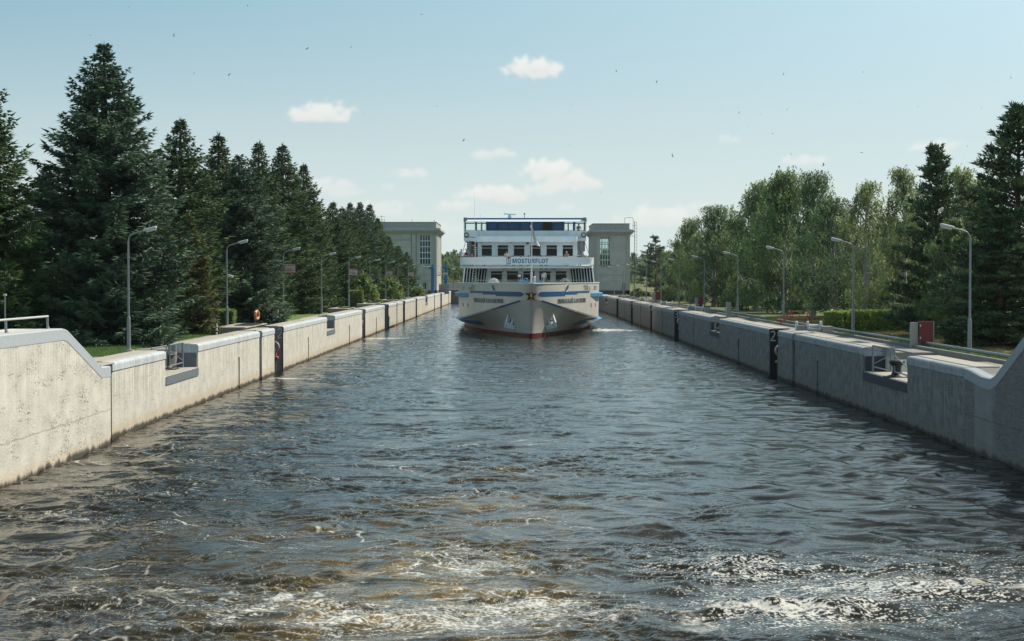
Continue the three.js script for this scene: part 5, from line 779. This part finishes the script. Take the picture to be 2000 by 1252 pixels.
  // level 1: the saloon front behind the foredeck
  { const d = 197, z = zOf(d), x0 = P(948, 540, d)[0], x1 = P(1117.5, 540, d)[0], y1 = P(1000, 523, d)[1], y0 = DECK; const wx = [[958, 981.2], [989.3, 1013], [1021.2, 1044.7], [1052.5, 1075.6], [1084.5, 1107]].map(([a, b]) => [P(a, 540, d)[0] - x0, P(b, 540, d)[0] - x0]), wy0 = P(1000, 550.5, d)[1], wy1 = P(1000, 528.8, d)[1];
    part('saloon_front', sheetWith(x1 - x0, y1 - y0, wx.map(([a, b]) => [a, wy0 - y0, b, wy1 - y0])).translate(x0, y0, z), white, ship); wx.forEach(([a, b]) => windowIn(ship, x0 + a, wy0, x0 + b, wy1, z - 0.07, pane));
    part('main_house', [bx(x1 - x0, y1 - y0, 0.1, (x0 + x1) / 2, (y0 + y1) / 2, z - 1.6)], inside, ship);
    for (const s of [1, -1]) { // glazed screens running forward and outward to the ship's side
      const a = [s > 0 ? x1 : x0, z - 0.1], b = [s * 7.6, z + 4.6], n = 8; const at2 = (t) => [lerp(a[0], b[0], t), lerp(a[1], b[1], t)];
      for (let i = 0; i <= n; i++) { const [x, zz] = at2(i / n); part('mullion', bar([x, DECK, zz], [x - s * 0.28, y1, zz], 0.075, 0.075, 6), white, ship); }
      for (let i = 0; i < n; i++) { const p = at2((i + 0.04) / n), q = at2((i + 0.96) / n); part('screen_pane', quads([[[p[0], BULW - 0.3, p[1]], [q[0], BULW - 0.3, q[1]], [q[0] - s * 0.28, y1, q[1]], [p[0] - s * 0.28, y1, p[1]]]]), pane, ship); part('screen_panel', quads([[[p[0], DECK, p[1]], [q[0], DECK, q[1]], [q[0], BULW - 0.3, q[1]], [p[0], BULW - 0.3, p[1]]]]), s < 0 ? white : sky, ship); }
      part('side_wall', bx(0.12, y1 - DECK, z - AFT, s * 7.3, (y1 + DECK) / 2, (z + AFT) / 2), white, ship);
      part('side_glass', bx(0.02, 1.3, z - AFT - 2, s * 7.37, (y1 + DECK) / 2 + 0.4, (z + AFT) / 2), pane, ship);
      part('deck_post', bar([s * 7.45, BULW, z + 5.2], [s * 7.25, y1, z + 5.2], 0.06), white, ship);
    }
    const lx = P(926, 540, 195)[0]; part('ladder', [bar([lx - 0.25, DECK, z + 3], [lx - 0.25, y1, z + 2.6], 0.04), bar([lx + 0.25, DECK, z + 3], [lx + 0.25, y1, z + 2.6], 0.04), ...Array.from({ length: 9 }, (_, i) => bar([lx - 0.25, DECK + 0.3 + i * 0.3, z + 2.97 - i * 0.04], [lx + 0.25, DECK + 0.3 + i * 0.3, z + 2.97 - i * 0.04], 0.03, 0.03, 5))], white, ship);
    for (const px of [985.5, 1081]) part('ventilator', [rb(0.5, 0.55, 0.3, P(px, 529, 196.5)[0], P(px, 531, 196.5)[1], z + 0.3, 0.08), new THREE.ConeGeometry(0.34, 0.4, 12).translate(P(px, 529, 196.5)[0], P(px, 527, 196.5)[1], z + 0.3)], white, ship);
  }
  // level 2: balcony with the company name
  const d2 = 192, bx0 = P(897, 510, d2)[0], bx1 = P(1161, 510, d2)[0], by1 = P(1000, 502.3, d2)[1], by0 = P(1000, 517.2, d2)[1], bDeck = P(1000, 523.3, d2)[1];
  part('balcony_deck', slabOf(bx0 + 0.05, bx1 - 0.05, AFT, zOf(d2) - 0.05, 1.5, bDeck, by0 - bDeck - 0.1), white, ship);
  part('balcony_soffit', slabOf(bx0 + 0.4, bx1 - 0.4, AFT, zOf(d2) - 0.4, 1.4, bDeck - 0.04, 0.03), white, ship);
  part('balcony_front', curb(bx0, bx1, zOf(282), zOf(d2), 1.7, by0, by1 - by0), white, ship);
  part('balcony_edge', [bx(0.06, 0.3, zOf(d2 + 3) - AFT, bx0 + 0.0, bDeck + 0.16, (zOf(d2 + 3) + AFT) / 2), bx(0.06, 0.3, zOf(d2 + 3) - AFT, bx1, bDeck + 0.16, (zOf(d2 + 3) + AFT) / 2)], sky, ship);
  part('balcony_rail', [tubeOf(roundedDeck(bx0 + 0.05, bx1 - 0.05, AFT, zOf(d2) - 0.05, 1.7).getPoints(12).slice(0, -1).map((p) => [p.x, by1 + 0.13, -p.y]), 0.035, 160, 6), ...[-6.5, -5, -3.5, -2, -0.5, 1, 2.5, 4, 5.5, 6.5].map((x) => bar([x, by1 - 0.05, zOf(d2) - 0.05], [x, by1 + 0.13, zOf(d2) - 0.05], 0.02))], soffit, ship);
  part('company_name', lettering('MOSTURFLOT', 0.52, 'sans_bold', 0.01).scale(0.89, 1, 1).translate(P(1036, 509.6, d2)[0], P(1035, 509.6, d2)[1], zOf(d2) + 0.015), std(0.02, 0.13, 0.36, 0.5), ship);
  { const e = P(993.5, 509, d2), m = part('company_emblem', [quads([[[-0.3, -0.3, 0], [0.3, -0.3, 0], [0.24, -0.42, 0], [-0.2, -0.42, 0]], [[-0.24, -0.24, 0], [-0.16, -0.24, 0], [-0.2, 0.4, 0], [-0.28, 0.4, 0]], [[0.16, -0.24, 0], [0.26, -0.24, 0], [0.22, 0.42, 0], [0.14, 0.42, 0]], [[-0.06, -0.24, 0], [0.06, -0.24, 0], [0.04, 0.2, 0], [-0.04, 0.2, 0]]])], std(0.16, 0.25, 0.42, 0.5), ship); m.position.set(e[0], e[1], zOf(d2) + 0.02); part('emblem_accent', quads([[[-0.2, 0.4, 0.004], [0.0, 0.14, 0.004], [0.2, 0.42, 0.004], [0.0, 0.24, 0.004]]]), std(0.45, 0.1, 0.12, 0.5), m); }
  // level 3: cabin front with six windows
  { const d = 200, z = zOf(d), x0 = P(933, 490, d)[0], x1 = P(1127, 490, d)[0], y0 = by0 - 0.4, y1 = P(1000, 471.5, d)[1]; const wx = [[940.2, 961.4], [971.4, 993.1], [1002.8, 1024.9], [1034.7, 1056.7], [1066.6, 1088.6], [1098.2, 1119.7]].map(([a, b]) => [P(a, 490, d)[0] - x0, P(b, 490, d)[0] - x0]), wy0 = P(1000, 500.5, d)[1], wy1 = P(1000, 478.2, d)[1];
    part('cabin_front', sheetWith(x1 - x0, y1 - y0, wx.map(([a, b]) => [a, wy0 - y0, b, wy1 - y0])).translate(x0, y0, z), white, ship); wx.forEach(([a, b]) => windowIn(ship, x0 + a, wy0, x0 + b, wy1, z - 0.07, pane));
    part('upper_house', [bx(0.12, y1 - y0, z - AFT - 2, x0 + 0.06, (y0 + y1) / 2, (z + AFT) / 2), bx(0.12, y1 - y0, z - AFT - 2, x1 - 0.06, (y0 + y1) / 2, (z + AFT) / 2), bx(x1 - x0 - 0.3, y1 - y0, 0.1, (x0 + x1) / 2, (y0 + y1) / 2, z - 1.5)], white, ship);
    for (const px of [940.5, 998.6, 1061.3, 1118.4]) part('deck_lamp', rb(0.3, 0.12, 0.2, P(px, 473.5, d)[0], P(px, 474, d)[1], z + 0.12, 0.04), M.lampHead, ship); part('horn', rb(0.35, 0.3, 0.3, P(1030.5, 475, d)[0], P(1030, 474.6, d)[1], z + 0.2, 0.08), soffit, ship);
    // canopy over it
    const cx0 = P(928.6, 466, 197)[0], cx1 = P(1129, 466, 197)[0], cy1 = P(1000, 461.6, 197)[1], cy0 = P(1000, 472.3, 197)[1]; part('canopy', slabOf(cx0, cx1, z - 3, zOf(197), 0.6, cy0, cy1 - cy0), white, ship);
    // bridge wings, stairs
    const wy = P(910, 470, 198)[1], wt = P(910, 450.6, 198)[1], wx0 = P(906, 450, 198)[0], wx1 = P(1145, 450, 198)[0];
    part('bridge_front', [bx(wx1 - wx0, wt - cy1 + 0.12, 0.14, (wx0 + wx1) / 2, (wt + cy1 - 0.12) / 2, zOf(198)), bx(0.14, wt - wy, 12, wx0 + 0.07, (wt + wy) / 2, zOf(198) - 6), bx(0.14, wt - wy, 12, wx1 - 0.07, (wt + wy) / 2, zOf(198) - 6)], white, ship);
    part('wing_front', [bx(cx0 - wx0 + 0.3, cy1 - wy, 0.14, (wx0 + cx0 + 0.3) / 2, (cy1 + wy) / 2 - 0.06, zOf(198)), bx(wx1 - cx1 + 0.3, cy1 - wy, 0.14, (wx1 + cx1 - 0.3) / 2, (cy1 + wy) / 2 - 0.06, zOf(198))], white, ship);
    part('bridge_deck', bx(wx1 - wx0 - 0.3, 0.2, 90, (wx0 + wx1) / 2, wt - 0.75, zOf(198) - 45.2), soffit, ship);
    const st = (s, xo, xi, mat) => { const f = []; for (let i = 0; i < 10; i++) { const t = i / 10; f.push(bx(Math.abs(lerp(xo, xi, 0) - xi) * (1 - 0.0 * t) + 0.2, 0.22, 0.34, (xo + xi) / 2, lerp(wy - 0.1, by1 - 0.6, t), zOf(199.5) - 4.2 + i * 0.34 * 0.9)); } part('staircase', f, mat, ship); part('stair_rail', Array.from({ length: 6 }, (_, i) => bar([xo - s * 0.05 * i, by1, zOf(197) - i * 0.8], [xo - s * 0.35 - s * 0.05 * i, wy, zOf(197) - i * 0.8], 0.035)), M.grey, ship); };
    st(-1, wx0 + 0.3, x0 - 0.05, soffit); st(1, wx1 - 0.3, x1 + 0.05, white);
    part('wing_panel', quads([[[wx1 - 1.0, by1 + 0.2, zOf(199)], [wx1 - 0.1, wy - 1.2, zOf(199)], [wx1 - 0.1, wy, zOf(199)], [wx1 - 1.0, wy, zOf(199)]]]), M.grey, ship);
    part('wing_strut', [bar([wx1 - 0.2, wy, zOf(198.5)], [wx1 + 0.5, by1, zOf(198.5)], 0.03), bar([wx1 - 0.9, wy - 0.5, zOf(198.5)], [wx1 - 0.4, by1, zOf(198.5)], 0.03), bar([wx0 + 0.2, wy, zOf(198.5)], [wx0 - 0.3, by1, zOf(198.5)], 0.03)], dark, ship);
    // wheelhouse
    const d4 = 198.3, z4 = zOf(d4), h0 = P(1000, 450.3, d4)[1], h1 = P(1000, 432.6, d4)[1], edges = [907.5, 929.2, 950.6, 972.2, 994, 1015.3, 1037, 1058.5, 1080, 1101, 1122, 1143.5].map((p) => P(p, 440, d4)[0]);
    edges.forEach((x) => part('mullion', rb(0.13, h1 - h0, 0.14, x, (h0 + h1) / 2, z4, 0.03), navy, ship));
    for (let i = 0; i < 11; i++) { const a = edges[i] + 0.1, b = edges[i + 1] - 0.1, see = i < 2 || i > 8; const w = part('window', [bx(b - a, 0.05, 0.05, (a + b) / 2, h0 + 0.03, z4 + 0.01), bx(b - a, 0.05, 0.05, (a + b) / 2, h1 - 0.03, z4 + 0.01), bx(0.04, h1 - h0 - 0.1, 0.05, a, (h0 + h1) / 2, z4 + 0.01), bx(0.04, h1 - h0 - 0.1, 0.05, b, (h0 + h1) / 2, z4 + 0.01)], dark, ship); part('pane', bx(b - a, h1 - h0, 0.02, (a + b) / 2, (h0 + h1) / 2, z4 - 0.04), see ? clear : i === 7 ? pane : bluePane, w); }
    part('wheelhouse', [bx(0.1, h1 - h0, 3, edges[2] + 0.1, (h0 + h1) / 2, z4 - 1.7), bx(0.1, h1 - h0, 3, edges[9] - 0.1, (h0 + h1) / 2, z4 - 1.7), bx(edges[9] - edges[2], h1 - h0, 0.1, (edges[2] + edges[9]) / 2, (h0 + h1) / 2, z4 - 3.2)], inside, ship);
    part('rear_frame', [0, 1, 1.5, 9.5, 10, 11].map((i) => { const x = lerp(edges[Math.floor(i)], edges[Math.ceil(i)], 0.5); return rb(0.16, h1 - h0, 0.12, x, (h0 + h1) / 2, z4 - 3.2, 0.02); }).concat([rb(2.6, 0.14, 0.1, (edges[0] + edges[2]) / 2, h1 - 0.1, z4 - 3.2, 0.02), rb(2.6, 0.14, 0.1, (edges[9] + edges[11]) / 2, h1 - 0.1, z4 - 3.2, 0.02)]), dark, ship);
    part('console', rb(edges[9] - edges[2], 0.5, 0.5, (edges[2] + edges[9]) / 2, h0 + 0.1, z4 - 0.6, 0.05), soffit, ship);
    const r0 = P(1000, 432.8, 197.4)[1], rm = P(1000, 428.6, 197.4)[1], r1 = P(1000, 425.5, 197.4)[1]; part('visor', [quads([[[wx0 + 0.25, r0, zOf(197.1)], [wx1 - 0.25, r0, zOf(197.1)], [wx1 - 0.25, rm + 0.02, zOf(197.75)], [wx0 + 0.25, rm + 0.02, zOf(197.75)]], [[wx0 + 0.25, r0, zOf(197.1)], [wx1 - 0.25, r0, zOf(197.1)], [wx1 - 0.25, r0 - 0.02, zOf(198)], [wx0 + 0.25, r0 - 0.02, zOf(198)]]])], white, ship); part('roof', [bx(wx1 - wx0 - 0.4, r1 - rm, 4.6, (wx0 + wx1) / 2, (r1 + rm) / 2, zOf(200.06)), ], navy, ship); part('roof_corner', [rb(0.45, 0.5, 0.5, wx0 + 0.2, r1 - 0.2, zOf(197.6), 0.06), rb(0.45, 0.5, 0.5, wx1 - 0.2, r1 - 0.2, zOf(197.6), 0.06)], M.grey, ship); for (const x of [wx0 + 0.06, wx1 - 0.06]) part('side_post', bar([x, wt, zOf(198)], [x, r1, zOf(198)], 0.08), white, ship);
    for (const [px, py] of [[911, 458.8], [1139.8, 458.6]]) { const q = P(px, py, 197.7), f = part('floodlight', [ringOf(0.23, 0.06, 20, 8), new THREE.CylinderGeometry(0.24, 0.18, 0.2, 18).rotateX(Math.PI / 2).translate(0, 0, -0.12)], dark, ship); f.position.set(...q); part('lens', new THREE.CircleGeometry(0.2, 18).translate(0, 0, 0.02), M.lens, f); }
    const ra = P(995.5, 425, 199), rd = part('radar', [new THREE.CylinderGeometry(0.16, 0.26, 0.55, 12), rb(0.4, 0.25, 0.4, 0, -0.3, 0, 0.05)], white, ship); rd.position.set(ra[0], ra[1] + 0.05, ra[2]); const sc = part('scanner', rb(1.45, 0.13, 0.16, 0, 0.36, 0, 0.04), white, rd); sc.rotation.set(0, 0.2, -0.05);
    const gp = P(1024.3, 424, 199); part('beacon', [bar([gp[0], gp[1] - 0.2, gp[2]], [gp[0], gp[1] + 0.32, gp[2]], 0.03), new THREE.SphereGeometry(0.1, 12, 8).translate(gp[0], gp[1] + 0.38, gp[2])], dark, ship);
    const t0 = P(928.5, 520, 193), t1 = P(926.3, 378, 193); part('antenna', bar(t0, t1, 0.035, 0.012, 6), white, ship); const u0 = P(939, 461.5, 197), u1 = P(938.6, 416, 197); part('antenna', bar(u0, u1, 0.03, 0.012, 6), white, ship);
  }
  part('boat_deck', bx(13.6, 0.3, 84, 0, 10.6, zOf(242)), white, ship);
  // foredeck gear
  { const m0 = P(1038, 556, 176), m1 = P(1038.5, 433, 176); part('jackstaff', [bar([m0[0], DECK, m0[2]], [m0[0], 6.5, m0[2]], 0.13, 0.11, 12), bar([m0[0], 6.5, m0[2]], m1, 0.075, 0.05, 10), rb(0.16, 0.35, 0.16, m1[0] - 0.08, m1[1] - 0.5, m1[2], 0.03), bar([m0[0] - 0.35, P(1038, 521, 176)[1], m0[2]], [m0[0] + 0.1, P(1038, 521, 176)[1], m0[2]], 0.03)], M.white, ship);
    { const a = P(1039.5, 447, 176), f = [], N = 10; for (let i = 0; i < N; i++) for (let j = 0; j < 4; j++) { const q = (u, v) => [a[0] + u * (0.12 + 0.62 * v) * 0.75 + 0.3 * v * v, a[1] - v * 1.7 - 0.15 * u * v, a[2] + 0.14 * Math.sin(u * 7 + v * 3)]; f.push([q(j / 4, i / N), q((j + 1) / 4, i / N), q((j + 1) / 4, (i + 1) / N), q(j / 4, (i + 1) / N)]); } part('flag', quads(f), std(0.74, 0.68, 0.68, 0.9), ship); }
    for (const px of [1014.6, 1062.2]) { const q = P(px, 538.3, 178), f = part('searchlight', [ringOf(0.24, 0.07, 22, 8), new THREE.CylinderGeometry(0.27, 0.22, 0.35, 20).rotateX(Math.PI / 2).translate(0, 0, -0.2), bar([0, -0.25, -0.15], [0, -1.6, -0.15], 0.09), bar([-0.28, 0, -0.15], [-0.2, -0.45, -0.15], 0.03), bar([0.28, 0, -0.15], [0.2, -0.45, -0.15], 0.03)], px < 1040 ? dark : M.steel, ship); f.position.set(...q); part('lens', new THREE.CircleGeometry(0.21, 20).translate(0, 0, 0.03), M.lens, f); }
    for (const [px, py, mat] of [[964, 554.5, M.white], [1103.5, 554.8, M.beige]]) { const q = P(px, py, 180), w = part('windlass', [ringOf(0.42, 0.07, 28, 8), ringOf(0.58, 0.05, 28, 8).translate(0, 0, -0.25), ...Array.from({ length: 4 }, (_, i) => bar([Math.cos(i * 0.785) * 0.42, Math.sin(i * 0.785) * 0.42, 0], [-Math.cos(i * 0.785) * 0.42, -Math.sin(i * 0.785) * 0.42, 0], 0.035, 0.035, 5)), new THREE.CylinderGeometry(0.3, 0.3, 0.7, 16).rotateX(Math.PI / 2).translate(0, 0, -0.5), rb(1.6, 0.3, 1.2, 0, -0.7, -0.4, 0.05)], mat, ship); w.position.set(...q); }
    const c = P(1027, 549.5, 176); part('capstan', [ringOf(0.2, 0.06, 18, 7).translate(c[0], c[1] + 0.1, c[2]), rb(1.1, 0.5, 0.6, c[0] - 0.3, c[1] - 0.2, c[2] - 0.4, 0.1), rb(0.7, 0.3, 0.5, c[0] + 1.5, c[1] - 0.12, c[2] - 0.4, 0.1)], sky, ship); const v = P(1044, 546, 176); part('deck_fitting', [rb(0.22, 0.7, 0.2, v[0], v[1] - 0.15, v[2], 0.06), new THREE.SphereGeometry(0.13, 10, 8).translate(v[0], v[1] + 0.25, v[2])], M.white, ship);
    part('foredeck_rail', [bar([-6.5, 5.62, zOf(176)], [6.5, 5.62, zOf(176)], 0.02), ...[-6, -4, -2, 0, 2, 4, 6].map((x) => bar([x, DECK, zOf(176)], [x, 5.62, zOf(176)], 0.02))], M.beige, ship); }
  // people on the balcony and in the wheelhouse
  const person = (shirt, arms, lean, hairC, build = 1) => {
    const skin = [0.42, 0.25, 0.18], trous = [0.04, 0.045, 0.06], J = { hipL: [-0.1, 0.92, 0], hipR: [0.1, 0.92, 0], kneeL: [-0.11, 0.5, 0.02], kneeR: [0.11, 0.5, 0.02], ankL: [-0.11, 0.08, 0], ankR: [0.11, 0.08, 0], toeL: [-0.12, 0.04, 0.15], toeR: [0.12, 0.04, 0.15], pel: [0, 0.95, 0], chest: [0, 1.28, 0.04 + lean * 0.6], neck: [0, 1.48, 0.04 + lean], head: [0, 1.62, 0.07 + lean], shL: [-0.19, 1.4, 0.02 + lean * 0.85], shR: [0.19, 1.4, 0.02 + lean * 0.85], elL: [-0.28, 1.16, 0.16 + lean], elR: [0.28, 1.16, 0.16 + lean], haL: [-0.12, 1.12, 0.38 + lean], haR: [0.12, 1.12, 0.38 + lean] };
    if (arms === 'up') { J.elR = [0.27, 1.3, 0.22 + lean]; J.haR = [0.06, 1.55, 0.25 + lean]; }
    const B = [['pel', 'chest', 0.135, 0.15, 1], ['chest', 'neck', 0.14, 0.06, 1], ['shL', 'shR', 0.07, 0.07, 1], ['neck', 'head', 0.055, 0.085, 0], ['hipL', 'kneeL', 0.09, 0.065, 2], ['hipR', 'kneeR', 0.09, 0.065, 2], ['kneeL', 'ankL', 0.062, 0.042, 2], ['kneeR', 'ankR', 0.062, 0.042, 2], ['ankL', 'toeL', 0.045, 0.035, 3], ['ankR', 'toeR', 0.045, 0.035, 3], ['shL', 'elL', 0.055, 0.044, 1], ['shR', 'elR', 0.055, 0.044, 1], ['elL', 'haL', 0.042, 0.032, 0], ['elR', 'haR', 0.042, 0.032, 0]];
    const N = 56, S = 0.95, mc = new MarchingCubes(N, new THREE.MeshBasicMaterial(), false, false, 60000); mc.isolation = 0; const cap = (x, y, z, [a, b, ra, rb2]) => { const A = J[a], C = J[b], dx = C[0] - A[0], dy = C[1] - A[1], dz = C[2] - A[2], t = clamp(((x - A[0]) * dx + (y - A[1]) * dy + (z - A[2]) * dz) / (dx * dx + dy * dy + dz * dz), 0, 1); return Math.hypot(x - A[0] - dx * t, (y - A[1] - dy * t), z - A[2] - dz * t) - lerp(ra, rb2, t) * (build > 1 && a === 'pel' ? build : 1); };
    for (let k = 0, o = 0; k < N; k++) for (let j = 0; j < N; j++) for (let i = 0; i < N; i++, o++) { const x = (i / N * 2 - 1) * S, y = (j / N * 2 - 1) * S + 0.9, z = (k / N * 2 - 1) * S; let s = 0; for (const b of B) s += Math.exp(-clamp(cap(x, y, z, b), -0.3, 0.4) / 0.022); mc.field[o] = 0.022 * Math.log(s); }
    mc.update(); const c = mc.count, pos = mc.positionArray.slice(0, c * 3), col = new Float32Array(c * 3);
    for (let i = 0; i < c; i++) { const x = pos[i * 3] * S, y = pos[i * 3 + 1] * S + 0.9, z = pos[i * 3 + 2] * S; pos.set([x, y, z], i * 3); let best = 9, w = 0; for (const b of B) { const q = cap(x, y, z, b); if (q < best) { best = q; w = b[4]; } } col.set(w === 0 ? skin : w === 1 ? shirt : w === 2 ? trous : [0.03, 0.03, 0.03], i * 3); }
    const g = new THREE.BufferGeometry(); g.setAttribute('position', new THREE.BufferAttribute(pos, 3)); g.setAttribute('color', new THREE.BufferAttribute(col, 3)); g.computeVertexNormals();
    const hair = new THREE.SphereGeometry(0.108, 14, 10, 0, 6.283, 0, 1.75).rotateX(-0.45).translate(0, 1.655, 0.05 + lean), face = [new THREE.SphereGeometry(0.014, 6, 4).translate(-0.035, 1.645, 0.155 + lean), new THREE.SphereGeometry(0.014, 6, 4).translate(0.035, 1.645, 0.155 + lean)], nose_ = new THREE.ConeGeometry(0.018, 0.05, 5).rotateX(1.2).translate(0, 1.61, 0.17 + lean);
    return { g, hair, face, nose: nose_, hairC, skin };
  };
  const skinM = std(0.42, 0.25, 0.18, 0.6), bodyM = new THREE.MeshStandardMaterial({ vertexColors: true, roughness: 0.8 }), eyeM = std(0.03, 0.025, 0.02, 0.4);
  const addPerson = (p, x, y, z, turn, label, s = 1) => { const t = thing('person', label, 'person', [x + SX, y, z - SD], turn); const b = part('body', p.g, bodyM, t); part('hair', p.hair, std(...p.hairC, 0.8), t); part('eyes', p.face, eyeM, t); part('nose', p.nose, skinM, t); t.scale.setScalar(s); };
  const zb = zOf(d2) - 0.55, yb = by1 - 0.98, X = (px) => P(px, 500, d2 + 0.6)[0];
  part('balcony_step', bx(bx1 - bx0 - 0.6, 0.1, 1.6, (bx0 + bx1) / 2, yb - 0.06, zb - 0.1), deckTone, ship);
  const G1 = person([0.35, 0.42, 0.52], '', 0.08, [0.05, 0.035, 0.025]), G2 = person([0.03, 0.04, 0.08], 'up', 0.10, [0.03, 0.02, 0.02], 1.12), G3 = person([0.62, 0.52, 0.33], '', 0.06, [0.12, 0.06, 0.03]), G4 = person([0.45, 0.12, 0.15], '', 0.05, [0.06, 0.04, 0.03]), G5 = person([0.40, 0.26, 0.2], 'up', 0.16, [0.6, 0.57, 0.5]), G6 = person([0.03, 0.03, 0.035], '', 0.12, [0.04, 0.03, 0.03]);
  addPerson(G1, X(899.5), yb + 0.18, zb - 1.5, 0.4, 'person in a light blue top at the far left end of the balcony rail'); addPerson(G2, X(910.5), yb + 0.05, zb - 0.7, 0.3, 'broad person in dark blue leaning at the left corner of the balcony', 1.02); addPerson(G6, X(921), yb - 0.3, zb - 0.2, 0.2, 'person in black bending low beside the broad person in dark blue', 0.98);
  addPerson(G4, X(945), yb - 0.5, zb, 0, 'short person with a pink face under the first upper cabin window', 0.98); addPerson(G3, X(989), yb - 0.06, zb, 0.1, 'brown-haired person in a pale yellow top under the second upper cabin window', 0.98);
  [[1003, 'head of a person just over the rail, left above the ship company name'], [1017.5, 'low head of a person behind the rail between second and third window'], [1032.5, 'head of a person behind the rail just left of the jackstaff'], [1057, 'head of a person behind the rail right of the jackstaff'], [1066.5, 'head of a person behind the rail left of the fifth window']].forEach(([px, label], i) => addPerson(i % 2 ? G6 : G4, X(px), yb - 0.46 - (i === 1 ? 0.1 : 0), zb, 0.1 * i - 0.2, label, 0.97));
  addPerson(G5, X(1107), yb - 0.12, zb, -0.2, 'white-haired person leaning over the rail under the sixth upper cabin window'); addPerson(G6, X(1132), yb - 0.36, zb - 0.3, 0.1, 'dark-clothed person crouched at the right end of the balcony rail'); addPerson(G6, P(1130, 440, 199)[0], 10.55, zOf(199.6), 0.2, 'person in dark clothes in the right corner of the wheelhouse', 0.98);
}
// ---------------------------------------------------------------- swallows in the air
{
  const r = rng(901), g = () => { const body = new THREE.SphereGeometry(0.05, 8, 6).scale(0.8, 0.7, 2.6), wing = (s) => quads([[[0.03 * s, 0, 0.06], [0.26 * s, 0.09, -0.02], [0.42 * s, 0.06, -0.16], [0.03 * s, 0, -0.06]], [[0.03 * s, -0.012, 0.06], [0.26 * s, 0.082, -0.02], [0.42 * s, 0.055, -0.16], [0.03 * s, -0.012, -0.06]]]), tail = (s) => quads([[[0.02 * s, 0, -0.1], [0.035 * s, 0, -0.14], [0.07 * s, 0, -0.28], [0.0, 0, -0.14]]]); return { body, wings: [wing(1), wing(-1)], tail: [tail(1), tail(-1)] }; };
  const b = g(), mat = std(0.03, 0.033, 0.04, 0.6), pts = [[822, 28], [1197, 42], [483, 11], [252, 14], [339, 69], [176, 69], [379, 143], [474, 171], [447, 146], [599, 95], [686, 92], [710, 222], [730, 230], [871, 119], [853, 207], [905, 274], [1204, 139], [1282, 160], [1480, 161], [1530, 145], [1768, 51], [1686, 140], [1792, 208], [1679, 202], [1538, 213], [1443, 220], [1486, 223], [1666, 229], [1461, 248], [1509, 261], [1313, 304], [1684, 298], [1609, 322], [1889, 285], [1975, 152], [1917, 210], [1116, 204], [1113, 284], [1545, 301], [1174, 377]];
  let first; for (const [px, py] of pts) { const d = 70 + 90 * r(), p = at(px, py, d), label = 'tiny dark swallow in flight against the pale sky'; let t; if (!first) { t = first = thing('swallow', label, 'bird', [0, 0, 0], 0, 'swallows in the sky'); part('body', b.body, mat, t); part('wing', b.wings[0], mat, t); part('wing', b.wings[1], mat, t); part('tail', b.tail, mat, t); } else t = copyOf(first); t.position.copy(p); t.rotation.set((r() - 0.5) * 1.6, r() * 6.3, (r() - 0.5) * 2.2); t.scale.setScalar(0.16 + 0.2 * r()); }
}
renderer.render(scene, camera);
